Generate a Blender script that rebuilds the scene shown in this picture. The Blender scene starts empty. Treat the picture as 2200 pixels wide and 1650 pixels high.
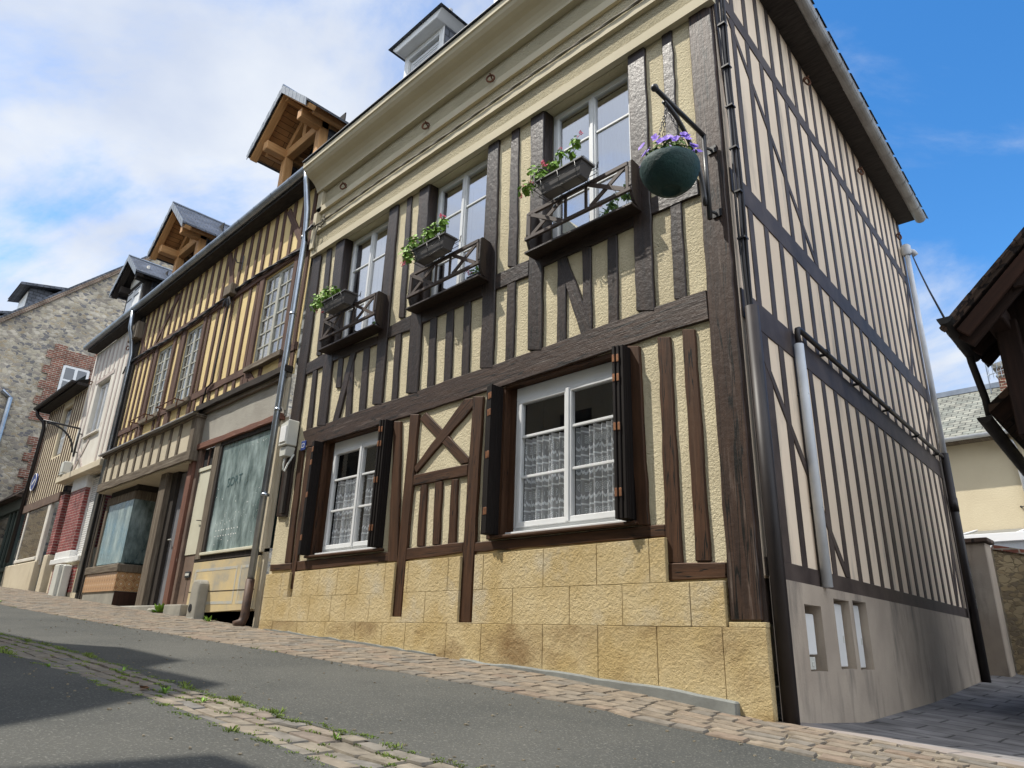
import bpy, bmesh, math, random
from mathutils import Vector, Matrix
from math import radians, sin, cos, pi, tan, atan2, sqrt
C = bpy.context.scene
COL = C.collection
random.seed(7)

# ------------------------------------------------------------------ camera
cam_d = bpy.data.cameras.new('camera'); cam = bpy.data.objects.new('camera', cam_d); COL.objects.link(cam)
cam_d.sensor_width = 36.0; cam_d.lens = 24.545; cam_d.clip_end = 3000.0; cam_d.clip_start = 0.05
cam.matrix_world = Matrix((((0.716238,0.218391,0.662804,2.250000),(0.697183,-0.265630,-0.665865,-4.800000),(0.030642,0.939014,-0.342512,0.450000),(0.000000,0.000000,0.000000,1.000000))))
C.camera = cam

# ------------------------------------------------------------------ sky, sun, exposure
SUN = Vector((-1.2, -1.0, 2.4)).normalized()
w = bpy.data.worlds.new('World'); C.world = w; w.use_nodes = True
nt = w.node_tree; nt.nodes.clear()
def wn(t, **k):
    n = nt.nodes.new(t)
    for a, b in k.items(): setattr(n, a, b)
    return n
def wl(a, b): nt.links.new(a, b)
def wmath(op, a, b=None, clamp=False):
    n = wn('ShaderNodeMath', operation=op, use_clamp=clamp)
    for i, v in enumerate((a, b)):
        if v is None: continue
        if isinstance(v, (int, float)): n.inputs[i].default_value = v
        else: wl(v, n.inputs[i])
    return n.outputs[0]
sky = wn('ShaderNodeTexSky', sky_type='NISHITA', sun_disc=False)
sky.sun_elevation = math.asin(SUN.z); sky.sun_rotation = atan2(SUN.x, SUN.y)
sky.air_density = 1.0; sky.dust_density = 0.4; sky.ozone_density = 2.5; sky.altitude = 100
tc = wn('ShaderNodeTexCoord')
sep = wn('ShaderNodeSeparateXYZ'); wl(tc.outputs['Generated'], sep.inputs[0])
den = wmath('ADD', wmath('MAXIMUM', sep.outputs[2], 0.0), 0.22)
cmb = wn('ShaderNodeCombineXYZ')
wl(wmath('DIVIDE', sep.outputs[0], den), cmb.inputs[0]); wl(wmath('DIVIDE', sep.outputs[1], den), cmb.inputs[1])
cmb.inputs[2].default_value = 3.7
nz1 = wn('ShaderNodeTexNoise'); nz1.inputs['Scale'].default_value = 1.5; nz1.inputs['Detail'].default_value = 9; nz1.inputs['Roughness'].default_value = 0.6; nz1.inputs['Distortion'].default_value = 0.5
wl(cmb.outputs[0], nz1.inputs['Vector'])
nz2 = wn('ShaderNodeTexNoise'); nz2.inputs['Scale'].default_value = 3.2; nz2.inputs['Detail'].default_value = 6; nz2.inputs['Roughness'].default_value = 0.5
wl(cmb.outputs[0], nz2.inputs['Vector'])
def cover(d, lo, hi):
    dp = wn('ShaderNodeVectorMath', operation='DOT_PRODUCT'); wl(tc.outputs['Generated'], dp.inputs[0]); dp.inputs[1].default_value = d
    mr = wn('ShaderNodeMapRange', interpolation_type='SMOOTHSTEP'); wl(dp.outputs['Value'], mr.inputs[0])
    mr.inputs[1].default_value = lo; mr.inputs[2].default_value = hi
    return mr.outputs[0]
cv = wmath('MAXIMUM', cover((-0.8818,0.1180,0.4566), 0.62, 0.95), wmath('MULTIPLY', cover((-0.1755,0.9235,0.3412), 0.982, 0.998), 0.62))
# the bank of cloud over the street behind the camera, seen in the panes
cv = wmath('MAXIMUM', cv, wmath('MULTIPLY', cover((-0.5, -0.8, 0.35), 0.3, 0.8), 0.8))
east_fill = cover((0.93, -0.2, 0.3), 0.15, 0.75)  # unseen cloud bank added in the east to light the side wall
cv = wmath('MAXIMUM', cv, wmath('MULTIPLY', east_fill, 1.1))
amt = wmath('ADD', wmath('MULTIPLY', cv, 0.98), wmath('MULTIPLY', wmath('SUBTRACT', nz1.outputs[0], 0.5), 2.7))
mr = wn('ShaderNodeMapRange', interpolation_type='SMOOTHSTEP'); wl(amt, mr.inputs[0]); mr.inputs[1].default_value = 0.28; mr.inputs[2].default_value = 0.95
fac = wmath('MULTIPLY', mr.outputs[0], 0.93)
shade = wn('ShaderNodeMapRange'); wl(nz2.outputs[0], shade.inputs[0]); shade.inputs[1].default_value = 0.40; shade.inputs[2].default_value = 0.60
ccol = wn('ShaderNodeMix', data_type='RGBA'); wl(shade.outputs[0], ccol.inputs[0])
ccol.inputs[6].default_value = (2.75, 3.0, 3.5, 1); ccol.inputs[7].default_value = (3.5, 3.65, 3.85, 1)
# the added eastern bank is brightened further to lift the shaded walls
lit = wn('ShaderNodeVectorMath', operation='SCALE'); wl(ccol.outputs[2], lit.inputs[0]); wl(wmath('ADD', 1.0, wmath('MULTIPLY', east_fill, 1.6)), lit.inputs['Scale'])
hs = wn('ShaderNodeHueSaturation'); wl(sky.outputs[0], hs.inputs['Color']); hs.inputs['Saturation'].default_value = 1.32; hs.inputs['Value'].default_value = 1.0
mx = wn('ShaderNodeMix', data_type='RGBA'); wl(fac, mx.inputs[0]); wl(hs.outputs[0], mx.inputs[6]); wl(lit.outputs[0], mx.inputs[7])
bg = wn('ShaderNodeBackground'); bg.inputs[1].default_value = 0.15; wl(mx.outputs[2], bg.inputs[0])
wo = wn('ShaderNodeOutputWorld'); wl(bg.outputs[0], wo.inputs[0])
sl = bpy.data.lights.new('sun', 'SUN'); sl.energy = 3.5; sl.angle = radians(0.5); sl.color = (1.0, 0.95, 0.86)
so = bpy.data.objects.new('sun', sl); COL.objects.link(so); so.location = (-20, -25, 40)
so.rotation_euler = SUN.to_track_quat('Z', 'Y').to_euler()
C.view_settings.view_transform = 'Standard'; C.view_settings.look = 'None'; C.view_settings.gamma = 1.0
C.view_settings.exposure = 0.74; C.view_settings.use_curve_mapping = False

# ------------------------------------------------------------------ measured outlines in metres (x along the street, z up)
TIMBERS = [('post',[(-7.151,6.221),(-6.901,6.123),(-6.844,1.948),(-7.137,1.975)]),
 ('stud',[(-6.763,6.198),(-6.614,6.139),(-6.505,4.284),(-6.639,4.320)]),
 ('post',[(-6.478,6.262),(-6.232,6.161),(-6.096,3.124),(-6.342,3.170)]),
 ('post',[(-5.087,6.251),(-4.874,6.153),(-4.803,3.165),(-5.012,3.209)]),
 ('stud',[(-4.689,6.219),(-4.578,6.167),(-4.504,4.277),(-4.628,4.316)]),
 ('post',[(-4.405,6.280),(-4.190,6.176),(-4.076,3.154),(-4.312,3.206)]),
 ('post',[(-3.047,6.286),(-2.858,6.181),(-2.799,3.151),(-3.004,3.202)]),
 ('stud',[(-2.660,6.268),(-2.526,6.192),(-2.495,4.269),(-2.640,4.324)]),
 ('post',[(-2.327,6.299),(-2.121,6.176),(-2.098,3.169),(-2.291,3.222)]),
 ('post',[(-0.958,6.302),(-0.754,6.160),(-0.767,3.181),(-0.960,3.243)]),
 ('stud',[(-0.559,6.280),(-0.438,6.192),(-0.452,3.194),(-0.575,3.235)]),
 ('post',[(-0.250,6.307),(-0.012,6.126),(-0.025,0.617),(-0.261,0.615)]),
 ('rail',[(-6.906,4.256),(-6.415,4.291),(-6.367,4.079),(-6.858,4.067)]),
 ('rail',[(-6.206,4.249),(-5.060,4.188),(-5.045,4.063),(-6.180,4.093)]),
 ('rail',[(-4.874,4.242),(-4.344,4.272),(-4.334,4.053),(-4.850,4.084)]),
 ('rail',[(-4.175,4.288),(-3.033,4.245),(-3.023,4.086),(-4.139,4.079)]),
 ('rail',[(-2.827,4.293),(-2.304,4.288),(-2.306,4.091),(-2.821,4.099)]),
 ('rail',[(-2.126,4.292),(-0.957,4.255),(-0.961,4.129),(-2.123,4.127)]),
 ('rail',[(-0.762,4.345),(-0.274,4.333),(-0.268,4.155),(-0.765,4.167)]),
 ('stud',[(-6.674,4.103),(-6.557,4.074),(-6.495,3.132),(-6.637,3.158)]),
 ('stud',[(-5.990,4.121),(-5.874,4.091),(-5.841,3.628),(-5.978,3.660)]),
 ('brace',[(-5.693,4.102),(-5.547,4.088),(-5.791,3.150),(-5.938,3.159)]),
 ('stud',[(-5.721,4.034),(-5.590,3.999),(-5.501,3.138),(-5.638,3.165)]),
 ('stud',[(-5.370,4.124),(-5.229,4.084),(-5.174,3.135),(-5.328,3.166)]),
 ('stud',[(-4.660,4.117),(-4.533,4.080),(-4.494,3.137),(-4.620,3.163)]),
 ('stud',[(-3.961,4.132),(-3.836,4.093),(-3.792,3.139),(-3.922,3.169)]),
 ('stud',[(-3.648,4.131),(-3.525,4.091),(-3.487,3.151),(-3.622,3.183)]),
 ('stud',[(-3.343,4.142),(-3.227,4.104),(-3.188,3.154),(-3.314,3.185)]),
 ('stud',[(-2.635,4.140),(-2.503,4.093),(-2.504,3.151),(-2.624,3.182)]),
 ('stud',[(-1.908,4.131),(-1.792,4.087),(-1.787,3.152),(-1.906,3.185)]),
 ('brace',[(-1.905,4.130),(-1.784,4.128),(-1.461,3.204),(-1.599,3.198)]),
 ('stud',[(-1.587,4.160),(-1.469,4.113),(-1.466,3.205),(-1.571,3.236)]),
 ('stud',[(-1.267,4.174),(-1.155,4.127),(-1.160,3.166),(-1.277,3.201)]),
 ('rail',[(-6.722,3.160),(-5.796,3.172),(-5.013,3.186),(-4.308,3.176),(-3.617,3.196),(-2.859,3.191),(-2.125,3.197),(-1.479,3.216),(-0.761,3.223),(-0.264,3.220),(-0.258,2.945),(-0.748,2.951),(-1.191,2.942),(-2.759,2.909),(-3.118,2.915),(-3.589,2.910),(-4.098,2.898),(-4.449,2.903),(-5.264,2.901),(-5.904,2.898),(-6.544,2.890)]),
 ('stud',[(-6.764,2.891),(-6.617,2.868),(-6.559,1.304),(-6.727,1.312)]),
 ('stud',[(-6.532,2.899),(-6.368,2.872),(-6.404,0.972),(-6.517,0.975)]),
 ('rail',[(-7.106,1.313),(-6.535,1.307),(-6.511,1.218),(-7.095,1.221)]),
 ('post',[(-4.498,2.887),(-4.358,2.860),(-4.190,1.209),(-4.374,1.218)]),
 ('post',[(-4.179,2.912),(-4.011,2.879),(-4.048,0.633),(-4.203,0.632)]),
 ('brace',[(-4.009,2.822),(-3.897,2.885),(-3.106,2.221),(-3.111,2.168),(-3.224,2.171)]),
 ('brace',[(-3.229,2.902),(-3.092,2.881),(-3.075,2.784),(-3.987,2.175),(-4.039,2.250)]),
 ('rail',[(-4.047,2.161),(-3.113,2.155),(-3.113,2.030),(-4.031,2.035)]),
 ('stud',[(-3.901,2.040),(-3.776,2.024),(-3.761,1.347),(-3.885,1.355)]),
 ('stud',[(-3.645,2.042),(-3.518,2.026),(-3.502,1.347),(-3.622,1.354)]),
 ('stud',[(-3.371,2.032),(-3.260,2.018),(-3.245,1.341),(-3.371,1.349)]),
 ('post',[(-3.088,2.898),(-2.918,2.861),(-2.953,0.583),(-3.125,0.582)]),
 ('rail',[(-4.052,1.344),(-3.118,1.350),(-3.119,1.249),(-4.051,1.216)]),
 ('rail',[(-6.378,1.319),(-4.252,1.327),(-4.237,1.222),(-6.369,1.196)]),
 ('rail',[(-2.969,1.333),(-0.758,1.329),(-0.760,1.232),(-2.962,1.243)]),
 ('post',[(-2.776,2.900),(-2.702,2.883),(-2.683,1.346),(-2.790,1.353)]),
 ('post',[(-1.067,2.934),(-0.940,2.898),(-0.906,1.334),(-1.025,1.344)]),
 ('stud',[(-0.757,2.937),(-0.631,2.900),(-0.623,1.026),(-0.765,1.032)]),
 ('stud',[(-0.514,2.935),(-0.395,2.900),(-0.385,1.027),(-0.516,1.033)]),
 ('rail',[(-0.745,1.031),(-0.262,1.016),(-0.271,0.905),(-0.748,0.900)])]

# ------------------------------------------------------------------ mesh helpers
class MB:
    def __init__(s): s.v = []; s.f = []; s.m = []; s.uvf = {}
    def add(s, vs, fs, mi=0):
        o = len(s.v); s.v += [Vector(p) for p in vs]
        for f in fs: s.f.append([o + i for i in f]); s.m.append(mi)
        return s
    def box(s, x0, x1, y0, y1, z0, z1, mi=0):
        return s.add([(x0,y0,z0),(x1,y0,z0),(x1,y1,z0),(x0,y1,z0),(x0,y0,z1),(x1,y0,z1),(x1,y1,z1),(x0,y1,z1)],
              [(0,3,2,1),(4,5,6,7),(0,1,5,4),(1,2,6,5),(2,3,7,6),(3,0,4,7)], mi)
    def obox(s, c, ax, ay, az, hx, hy, hz, mi=0):
        c = Vector(c); ax, ay, az = Vector(ax)*hx, Vector(ay)*hy, Vector(az)*hz
        vs = [c+ax*i+ay*j+az*k for k in (-1,1) for i, j in ((-1,-1),(1,-1),(1,1),(-1,1))]
        return s.add(vs, [(0,3,2,1),(4,5,6,7),(0,1,5,4),(1,2,6,5),(2,3,7,6),(3,0,4,7)], mi)
    def bar(s, a, b, wd, ht, up=(0,0,1), mi=0):
        a, b = Vector(a), Vector(b); d = (b-a).normalized(); u = Vector(up)
        r = d.cross(u)
        if r.length < 1e-4: r = d.cross(Vector((0,1,0)))
        r.normalize(); u = r.cross(d)
        return s.obox((a+b)/2, d, r, u, (b-a).length/2, wd/2, ht/2, mi)
    def prism(s, poly, y0, y1, to=None, mi=0):      # poly (x,z) swept along y0 -> y1 (y1 = front, smaller y)
        to = to or (lambda a, b, c: Vector((a, b, c)))
        n = len(poly); A = sum(poly[i][0]*poly[(i+1)%n][1]-poly[(i+1)%n][0]*poly[i][1] for i in range(n))
        if A < 0: poly = poly[::-1]
        vs = [to(p[0], y1, p[1]) for p in poly] + [to(p[0], y0, p[1]) for p in poly]
        fs = [tuple(range(n)), tuple(range(2*n-1, n-1, -1))] + [(i, i+n, (i+1)%n+n, (i+1)%n) for i in range(n)]
        return s.add(vs, fs, mi)
    def tube(s, pts, r, n=10, cap=True, mi=0):
        pts = [Vector(p) for p in pts]; o = len(s.v); k = len(pts)
        rr = r if isinstance(r, (list, tuple)) else [r]*k
        prev = None
        for i, p in enumerate(pts):
            d = (pts[min(i+1, k-1)]-pts[max(i-1, 0)]).normalized()
            if prev is None:
                u = d.cross(Vector((0,0,1)))
                if u.length < 1e-3: u = d.cross(Vector((0,1,0)))
            else: u = prev - d*prev.dot(d)
            u.normalize(); prev = u; v = d.cross(u)
            s.v += [p + (u*cos(2*pi*j/n)+v*sin(2*pi*j/n))*rr[i] for j in range(n)]
        for i in range(k-1):
            for j in range(n):
                s.f.append([o+i*n+j, o+i*n+(j+1)%n, o+(i+1)*n+(j+1)%n, o+(i+1)*n+j]); s.m.append(mi)
        if cap:
            s.f.append([o+j for j in range(n)][::-1]); s.m.append(mi); s.f.append([o+(k-1)*n+j for j in range(n)]); s.m.append(mi)
        return s
    def lathe(s, c, prof, n=32, mi=0):
        o = len(s.v); c = Vector(c)
        for r, z in prof: s.v += [c+Vector((r*cos(2*pi*j/n), r*sin(2*pi*j/n), z)) for j in range(n)]
        for i in range(len(prof)-1):
            for j in range(n):
                s.f.append([o+i*n+j, o+i*n+(j+1)%n, o+(i+1)*n+(j+1)%n, o+(i+1)*n+j]); s.m.append(mi)
        return s
    def sweep(s, prof, ends, to, mi=0):             # open profile (a,b) between two stations
        n = len(prof); o = len(s.v)
        for e in ends: s.v += [to(e, a, b) for a, b in prof]
        for k in range(len(ends)-1):
            for i in range(n-1):
                s.f.append([o+k*n+i, o+k*n+i+1, o+(k+1)*n+i+1, o+(k+1)*n+i]); s.m.append(mi)
        return s
    def build(s, name, mats, parent=None, bevel=0, smooth=False, grain=None, seg=1, merge=False):
        if not isinstance(mats, (list, tuple)): mats = [mats]
        root = parent
        L = Vector((0,0,0))
        if parent is not None: L = Vector(parent.get('_base', (0,0,0)))
        me = bpy.data.meshes.new(name); bm = bmesh.new()
        bv = [bm.verts.new(p - L) for p in s.v]
        for f, mi in zip(s.f, s.m):
            try:
                q = bm.faces.new([bv[i] for i in f]); q.material_index = mi
            except ValueError: pass
        if merge: bmesh.ops.remove_doubles(bm, verts=bm.verts, dist=1e-5)
        bm.normal_update()
        if bevel:
            es = [e for e in bm.edges if len(e.link_faces) == 2 and e.calc_face_angle(0) > 0.6]
            bmesh.ops.bevel(bm, geom=es, offset=bevel, segments=seg, affect='EDGES', clamp_overlap=True, profile=0.6)
            bm.normal_update()
        uvl = bm.loops.layers.uv.new('UVMap')
        rx, ry = random.random()*20, random.random()*20
        for f in bm.faces:
            f.smooth = smooth
            n = f.normal
            if grain is not None:
                v = Vector(grain); v = v - n*v.dot(n)
                if v.length < .2: v = Vector((0,0,1)) - n*n.z
                if v.length < .2: v = Vector((0,1,0))
                v.normalize(); u = v.cross(n)
            elif abs(n.z) > .985: u, v = Vector((1,0,0)), Vector((0,1,0))
            else:
                u = Vector((0,0,1)).cross(n).normalized(); v = n.cross(u)
            for l in f.loops:
                p = l.vert.co
                l[uvl].uv = (p.dot(u)+(rx if grain is not None else 0), p.dot(v)+(ry if grain is not None else 0))
        bm.to_mesh(me); bm.free()
        for m_ in mats: me.materials.append(m_)
        o = bpy.data.objects.new(name, me); COL.objects.link(o)
        if parent is not None:
            o.parent = parent
            o['_base'] = L[:]
        return o
def tag(o, label=None, cat=None, group=None, kind=None):
    if label: o['label'] = label
    if cat: o['category'] = cat
    if group: o['group'] = group
    if kind: o['kind'] = kind
    return o
def thing(name, loc, label, cat, group=None):
    o = bpy.data.objects.new(name, None); COL.objects.link(o); o.location = loc; o['_base'] = tuple(loc)
    o.empty_display_size = .2
    return tag(o, label, cat, group)
def struct(name, mb, m, **k):
    return tag(mb.build(name, m, None, **k), kind='structure')
def lerp(a, b, t): return a+(b-a)*t
def tab(T, x):
    if x <= T[0][0]: return T[0][1]
    for (a, b), (c, d) in zip(T, T[1:]):
        if x <= c: return b+(d-b)*(x-a)/(c-a)
    return T[-1][1]

# ------------------------------------------------------------------ materials
def mat(name, col, rough=.8, col2=None, scale=4, detail=6, thr=(.35, .65), bump=0, bscale=40, bdist=.01, spec=.3, metal=0, stretch=None,
        bstretch=None, stain=None, uvspace='Object', bump2=0, b2scale=8, b2stretch=None, bdet=7, crack=None):
    m = bpy.data.materials.new(name); m.use_nodes = True; t = m.node_tree; b = t.nodes['Principled BSDF']
    b.inputs['Roughness'].default_value = rough; b.inputs['Metallic'].default_value = metal
    b.inputs['Specular IOR Level'].default_value = spec
    b.inputs['Base Color'].default_value = (*col, 1)
    tcn = t.nodes.new('ShaderNodeTexCoord'); src = tcn.outputs['UV' if uvspace == 'UV' else 'Object']
    def mapped(st):
        if st is None: return src
        mp = t.nodes.new('ShaderNodeMapping'); mp.inputs['Scale'].default_value = st; t.links.new(src, mp.inputs[0]); return mp.outputs[0]
    def noise(sc, st, det=6, ro=.6):
        n = t.nodes.new('ShaderNodeTexNoise'); n.inputs['Scale'].default_value = sc; n.inputs['Detail'].default_value = det; n.inputs['Roughness'].default_value = ro
        t.links.new(mapped(st), n.inputs['Vector']); return n.outputs[0]
    def ramp(f, lo, hi):
        r = t.nodes.new('ShaderNodeMapRange'); t.links.new(f, r.inputs[0]); r.inputs[1].default_value = lo; r.inputs[2].default_value = hi; return r.outputs[0]
    def mix(f, a, b2):
        x = t.nodes.new('ShaderNodeMix'); x.data_type = 'RGBA'; t.links.new(f, x.inputs[0])
        for i, v in ((6, a), (7, b2)):
            if isinstance(v, tuple): x.inputs[i].default_value = (*v, 1)
            else: t.links.new(v, x.inputs[i])
        return x.outputs[2]
    cur = tuple(col)
    if col2: cur = mix(ramp(noise(scale, stretch, detail), *thr), tuple(col), tuple(col2))
    if stain:
        c3, sc, lo, hi, st = stain
        cur = mix(ramp(noise(sc, st, 8, .65), lo, hi), cur, tuple(c3))
    if crack:                                   # thin open checks along the grain
        csc, cst, cw, lo = crack
        a = t.nodes.new('ShaderNodeMath'); a.operation = 'SUBTRACT'; t.links.new(noise(csc, cst, 2, .5), a.inputs[0]); a.inputs[1].default_value = .5
        a2 = t.nodes.new('ShaderNodeMath'); a2.operation = 'ABSOLUTE'; t.links.new(a.outputs[0], a2.inputs[0])
        g = ramp(a2.outputs[0], cw*.4, cw)
        k2 = ramp(noise(1.1, (1.2,.5,1), 2), lo, lo+.05)
        mxx = t.nodes.new('ShaderNodeMath'); mxx.operation = 'SUBTRACT'; mxx.use_clamp = True; mxx.inputs[0].default_value = 1
        iv = t.nodes.new('ShaderNodeMath'); iv.operation = 'SUBTRACT'; iv.inputs[0].default_value = 1; t.links.new(g, iv.inputs[1])
        pr = t.nodes.new('ShaderNodeMath'); pr.operation = 'MULTIPLY'; t.links.new(iv.outputs[0], pr.inputs[0]); t.links.new(k2, pr.inputs[1])
        cur = mix(pr.outputs[0], cur, (.006,.005,.004))
    if not isinstance(cur, tuple): t.links.new(cur, b.inputs['Base Color'])
    last = None
    for amt, sc, st in ((bump, bscale, bstretch), (bump2, b2scale, b2stretch)):
        if not amt: continue
        bn = t.nodes.new('ShaderNodeBump'); bn.inputs['Strength'].default_value = amt; bn.inputs['Distance'].default_value = bdist
        t.links.new(noise(sc, st, bdet, .68), bn.inputs['Height'])
        if last: t.links.new(last, bn.inputs['Normal'])
        last = bn.outputs[0]
    if last: t.links.new(last, b.inputs['Normal'])
    m['c'] = 1
    return m
def tex_mat(name, kind, c1, c2, mortar, sx, sy, rough=.85, bump=.4, mort=.02, offset=.5, noise_amt=.5):
    m = bpy.data.materials.new(name); m.use_nodes = True; t = m.node_tree; b = t.nodes['Principled BSDF']
    b.inputs['Roughness'].default_value = rough; b.inputs['Specular IOR Level'].default_value = .3
    tcn = t.nodes.new('ShaderNodeTexCoord')
    br = t.nodes.new('ShaderNodeTexBrick'); br.offset = offset
    br.inputs['Color1'].default_value = (*c1, 1); br.inputs['Color2'].default_value = (*c2, 1); br.inputs['Mortar'].default_value = (*mortar, 1)
    br.inputs['Scale'].default_value = 1; br.inputs['Brick Width'].default_value = sx; br.inputs['Row Height'].default_value = sy
    br.inputs['Mortar Size'].default_value = mort; br.inputs['Mortar Smooth'].default_value = .2
    ns = t.nodes.new('ShaderNodeTexNoise'); ns.inputs['Scale'].default_value = 6; ns.inputs['Detail'].default_value = 6
    t.links.new(tcn.outputs['UV'], ns.inputs['Vector'])
    vm = t.nodes.new('ShaderNodeVectorMath'); vm.operation = 'MULTIPLY_ADD'; vm.inputs[1].default_value = (.03, .03, 0)
    t.links.new(ns.outputs['Color'], vm.inputs[0]); t.links.new(tcn.outputs['UV'], vm.inputs[2]); t.links.new(vm.outputs[0], br.inputs['Vector'])
    n2 = t.nodes.new('ShaderNodeTexNoise'); n2.inputs['Scale'].default_value = 3; n2.inputs['Detail'].default_value = 8; t.links.new(tcn.outputs['Object'], n2.inputs['Vector'])
    mrr = t.nodes.new('ShaderNodeMapRange'); mrr.inputs[1].default_value = .3; mrr.inputs[2].default_value = .7; mrr.inputs[3].default_value = 1-noise_amt; mrr.inputs[4].default_value = 1+noise_amt*.4
    t.links.new(n2.outputs[0], mrr.inputs[0])
    sc = t.nodes.new('ShaderNodeVectorMath'); sc.operation = 'SCALE'; t.links.new(br.outputs['Color'], sc.inputs[0]); t.links.new(mrr.outputs[0], sc.inputs['Scale'])
    t.links.new(sc.outputs[0], b.inputs['Base Color'])
    bn = t.nodes.new('ShaderNodeBump'); bn.inputs['Strength'].default_value = bump; bn.inputs['Distance'].default_value = .02; bn.invert = True
    t.links.new(br.outputs['Fac'], bn.inputs['Height']); t.links.new(bn.outputs[0], b.inputs['Normal'])
    return m
def stone_mat(name, cols, mortar, scale, bump=.6, edge=(.03, .09)):
    m = bpy.data.materials.new(name); m.use_nodes = True; t = m.node_tree; b = t.nodes['Principled BSDF']
    b.inputs['Roughness'].default_value = .9; b.inputs['Specular IOR Level'].default_value = .2
    tcn = t.nodes.new('ShaderNodeTexCoord'); mp = t.nodes.new('ShaderNodeMapping'); mp.inputs['Scale'].default_value = (1, 1, 1.7); t.links.new(tcn.outputs['Object'], mp.inputs[0])
    ns = t.nodes.new('ShaderNodeTexNoise'); ns.inputs['Scale'].default_value = 5; t.links.new(mp.outputs[0], ns.inputs['Vector'])
    vm = t.nodes.new('ShaderNodeVectorMath'); vm.operation = 'MULTIPLY_ADD'; vm.inputs[1].default_value = (.25, .25, .25)
    t.links.new(ns.outputs['Color'], vm.inputs[0]); t.links.new(mp.outputs[0], vm.inputs[2])
    v1 = t.nodes.new('ShaderNodeTexVoronoi'); v1.inputs['Scale'].default_value = scale; t.links.new(vm.outputs[0], v1.inputs['Vector'])
    v2 = t.nodes.new('ShaderNodeTexVoronoi'); v2.feature = 'DISTANCE_TO_EDGE'; v2.inputs['Scale'].default_value = scale; t.links.new(vm.outputs[0], v2.inputs['Vector'])
    cr = t.nodes.new('ShaderNodeValToRGB'); cr.color_ramp.interpolation = 'CONSTANT'
    sp = t.nodes.new('ShaderNodeSeparateXYZ'); t.links.new(v1.outputs['Color'], sp.inputs[0]); t.links.new(sp.outputs[0], cr.inputs[0])
    el = cr.color_ramp.elements
    for i, c in enumerate(cols):
        e = el[i] if i < 2 else el.new(i/len(cols))
        e.position = i/len(cols); e.color = (*c, 1)
    r = t.nodes.new('ShaderNodeMapRange'); r.inputs[1].default_value = edge[0]; r.inputs[2].default_value = edge[1]; t.links.new(v2.outputs['Distance'], r.inputs[0])
    mx_ = t.nodes.new('ShaderNodeMix'); mx_.data_type = 'RGBA'; t.links.new(r.outputs[0], mx_.inputs[0]); mx_.inputs[6].default_value = (*mortar, 1); t.links.new(cr.outputs[0], mx_.inputs[7])
    n3 = t.nodes.new('ShaderNodeTexNoise'); n3.inputs['Scale'].default_value = 1.2; n3.inputs['Detail'].default_value = 8; t.links.new(tcn.outputs['Object'], n3.inputs['Vector'])
    m3 = t.nodes.new('ShaderNodeMapRange'); m3.inputs[1].default_value = .3; m3.inputs[2].default_value = .7; m3.inputs[3].default_value = .65; m3.inputs[4].default_value = 1.15; t.links.new(n3.outputs[0], m3.inputs[0])
    sc = t.nodes.new('ShaderNodeVectorMath'); sc.operation = 'SCALE'; t.links.new(mx_.outputs[2], sc.inputs[0]); t.links.new(m3.outputs[0], sc.inputs['Scale'])
    t.links.new(sc.outputs[0], b.inputs['Base Color'])
    bn = t.nodes.new('ShaderNodeBump'); bn.inputs['Strength'].default_value = bump; bn.inputs['Distance'].default_value = .03
    t.links.new(r.outputs[0], bn.inputs['Height']); t.links.new(bn.outputs[0], b.inputs['Normal'])
    return m
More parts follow.
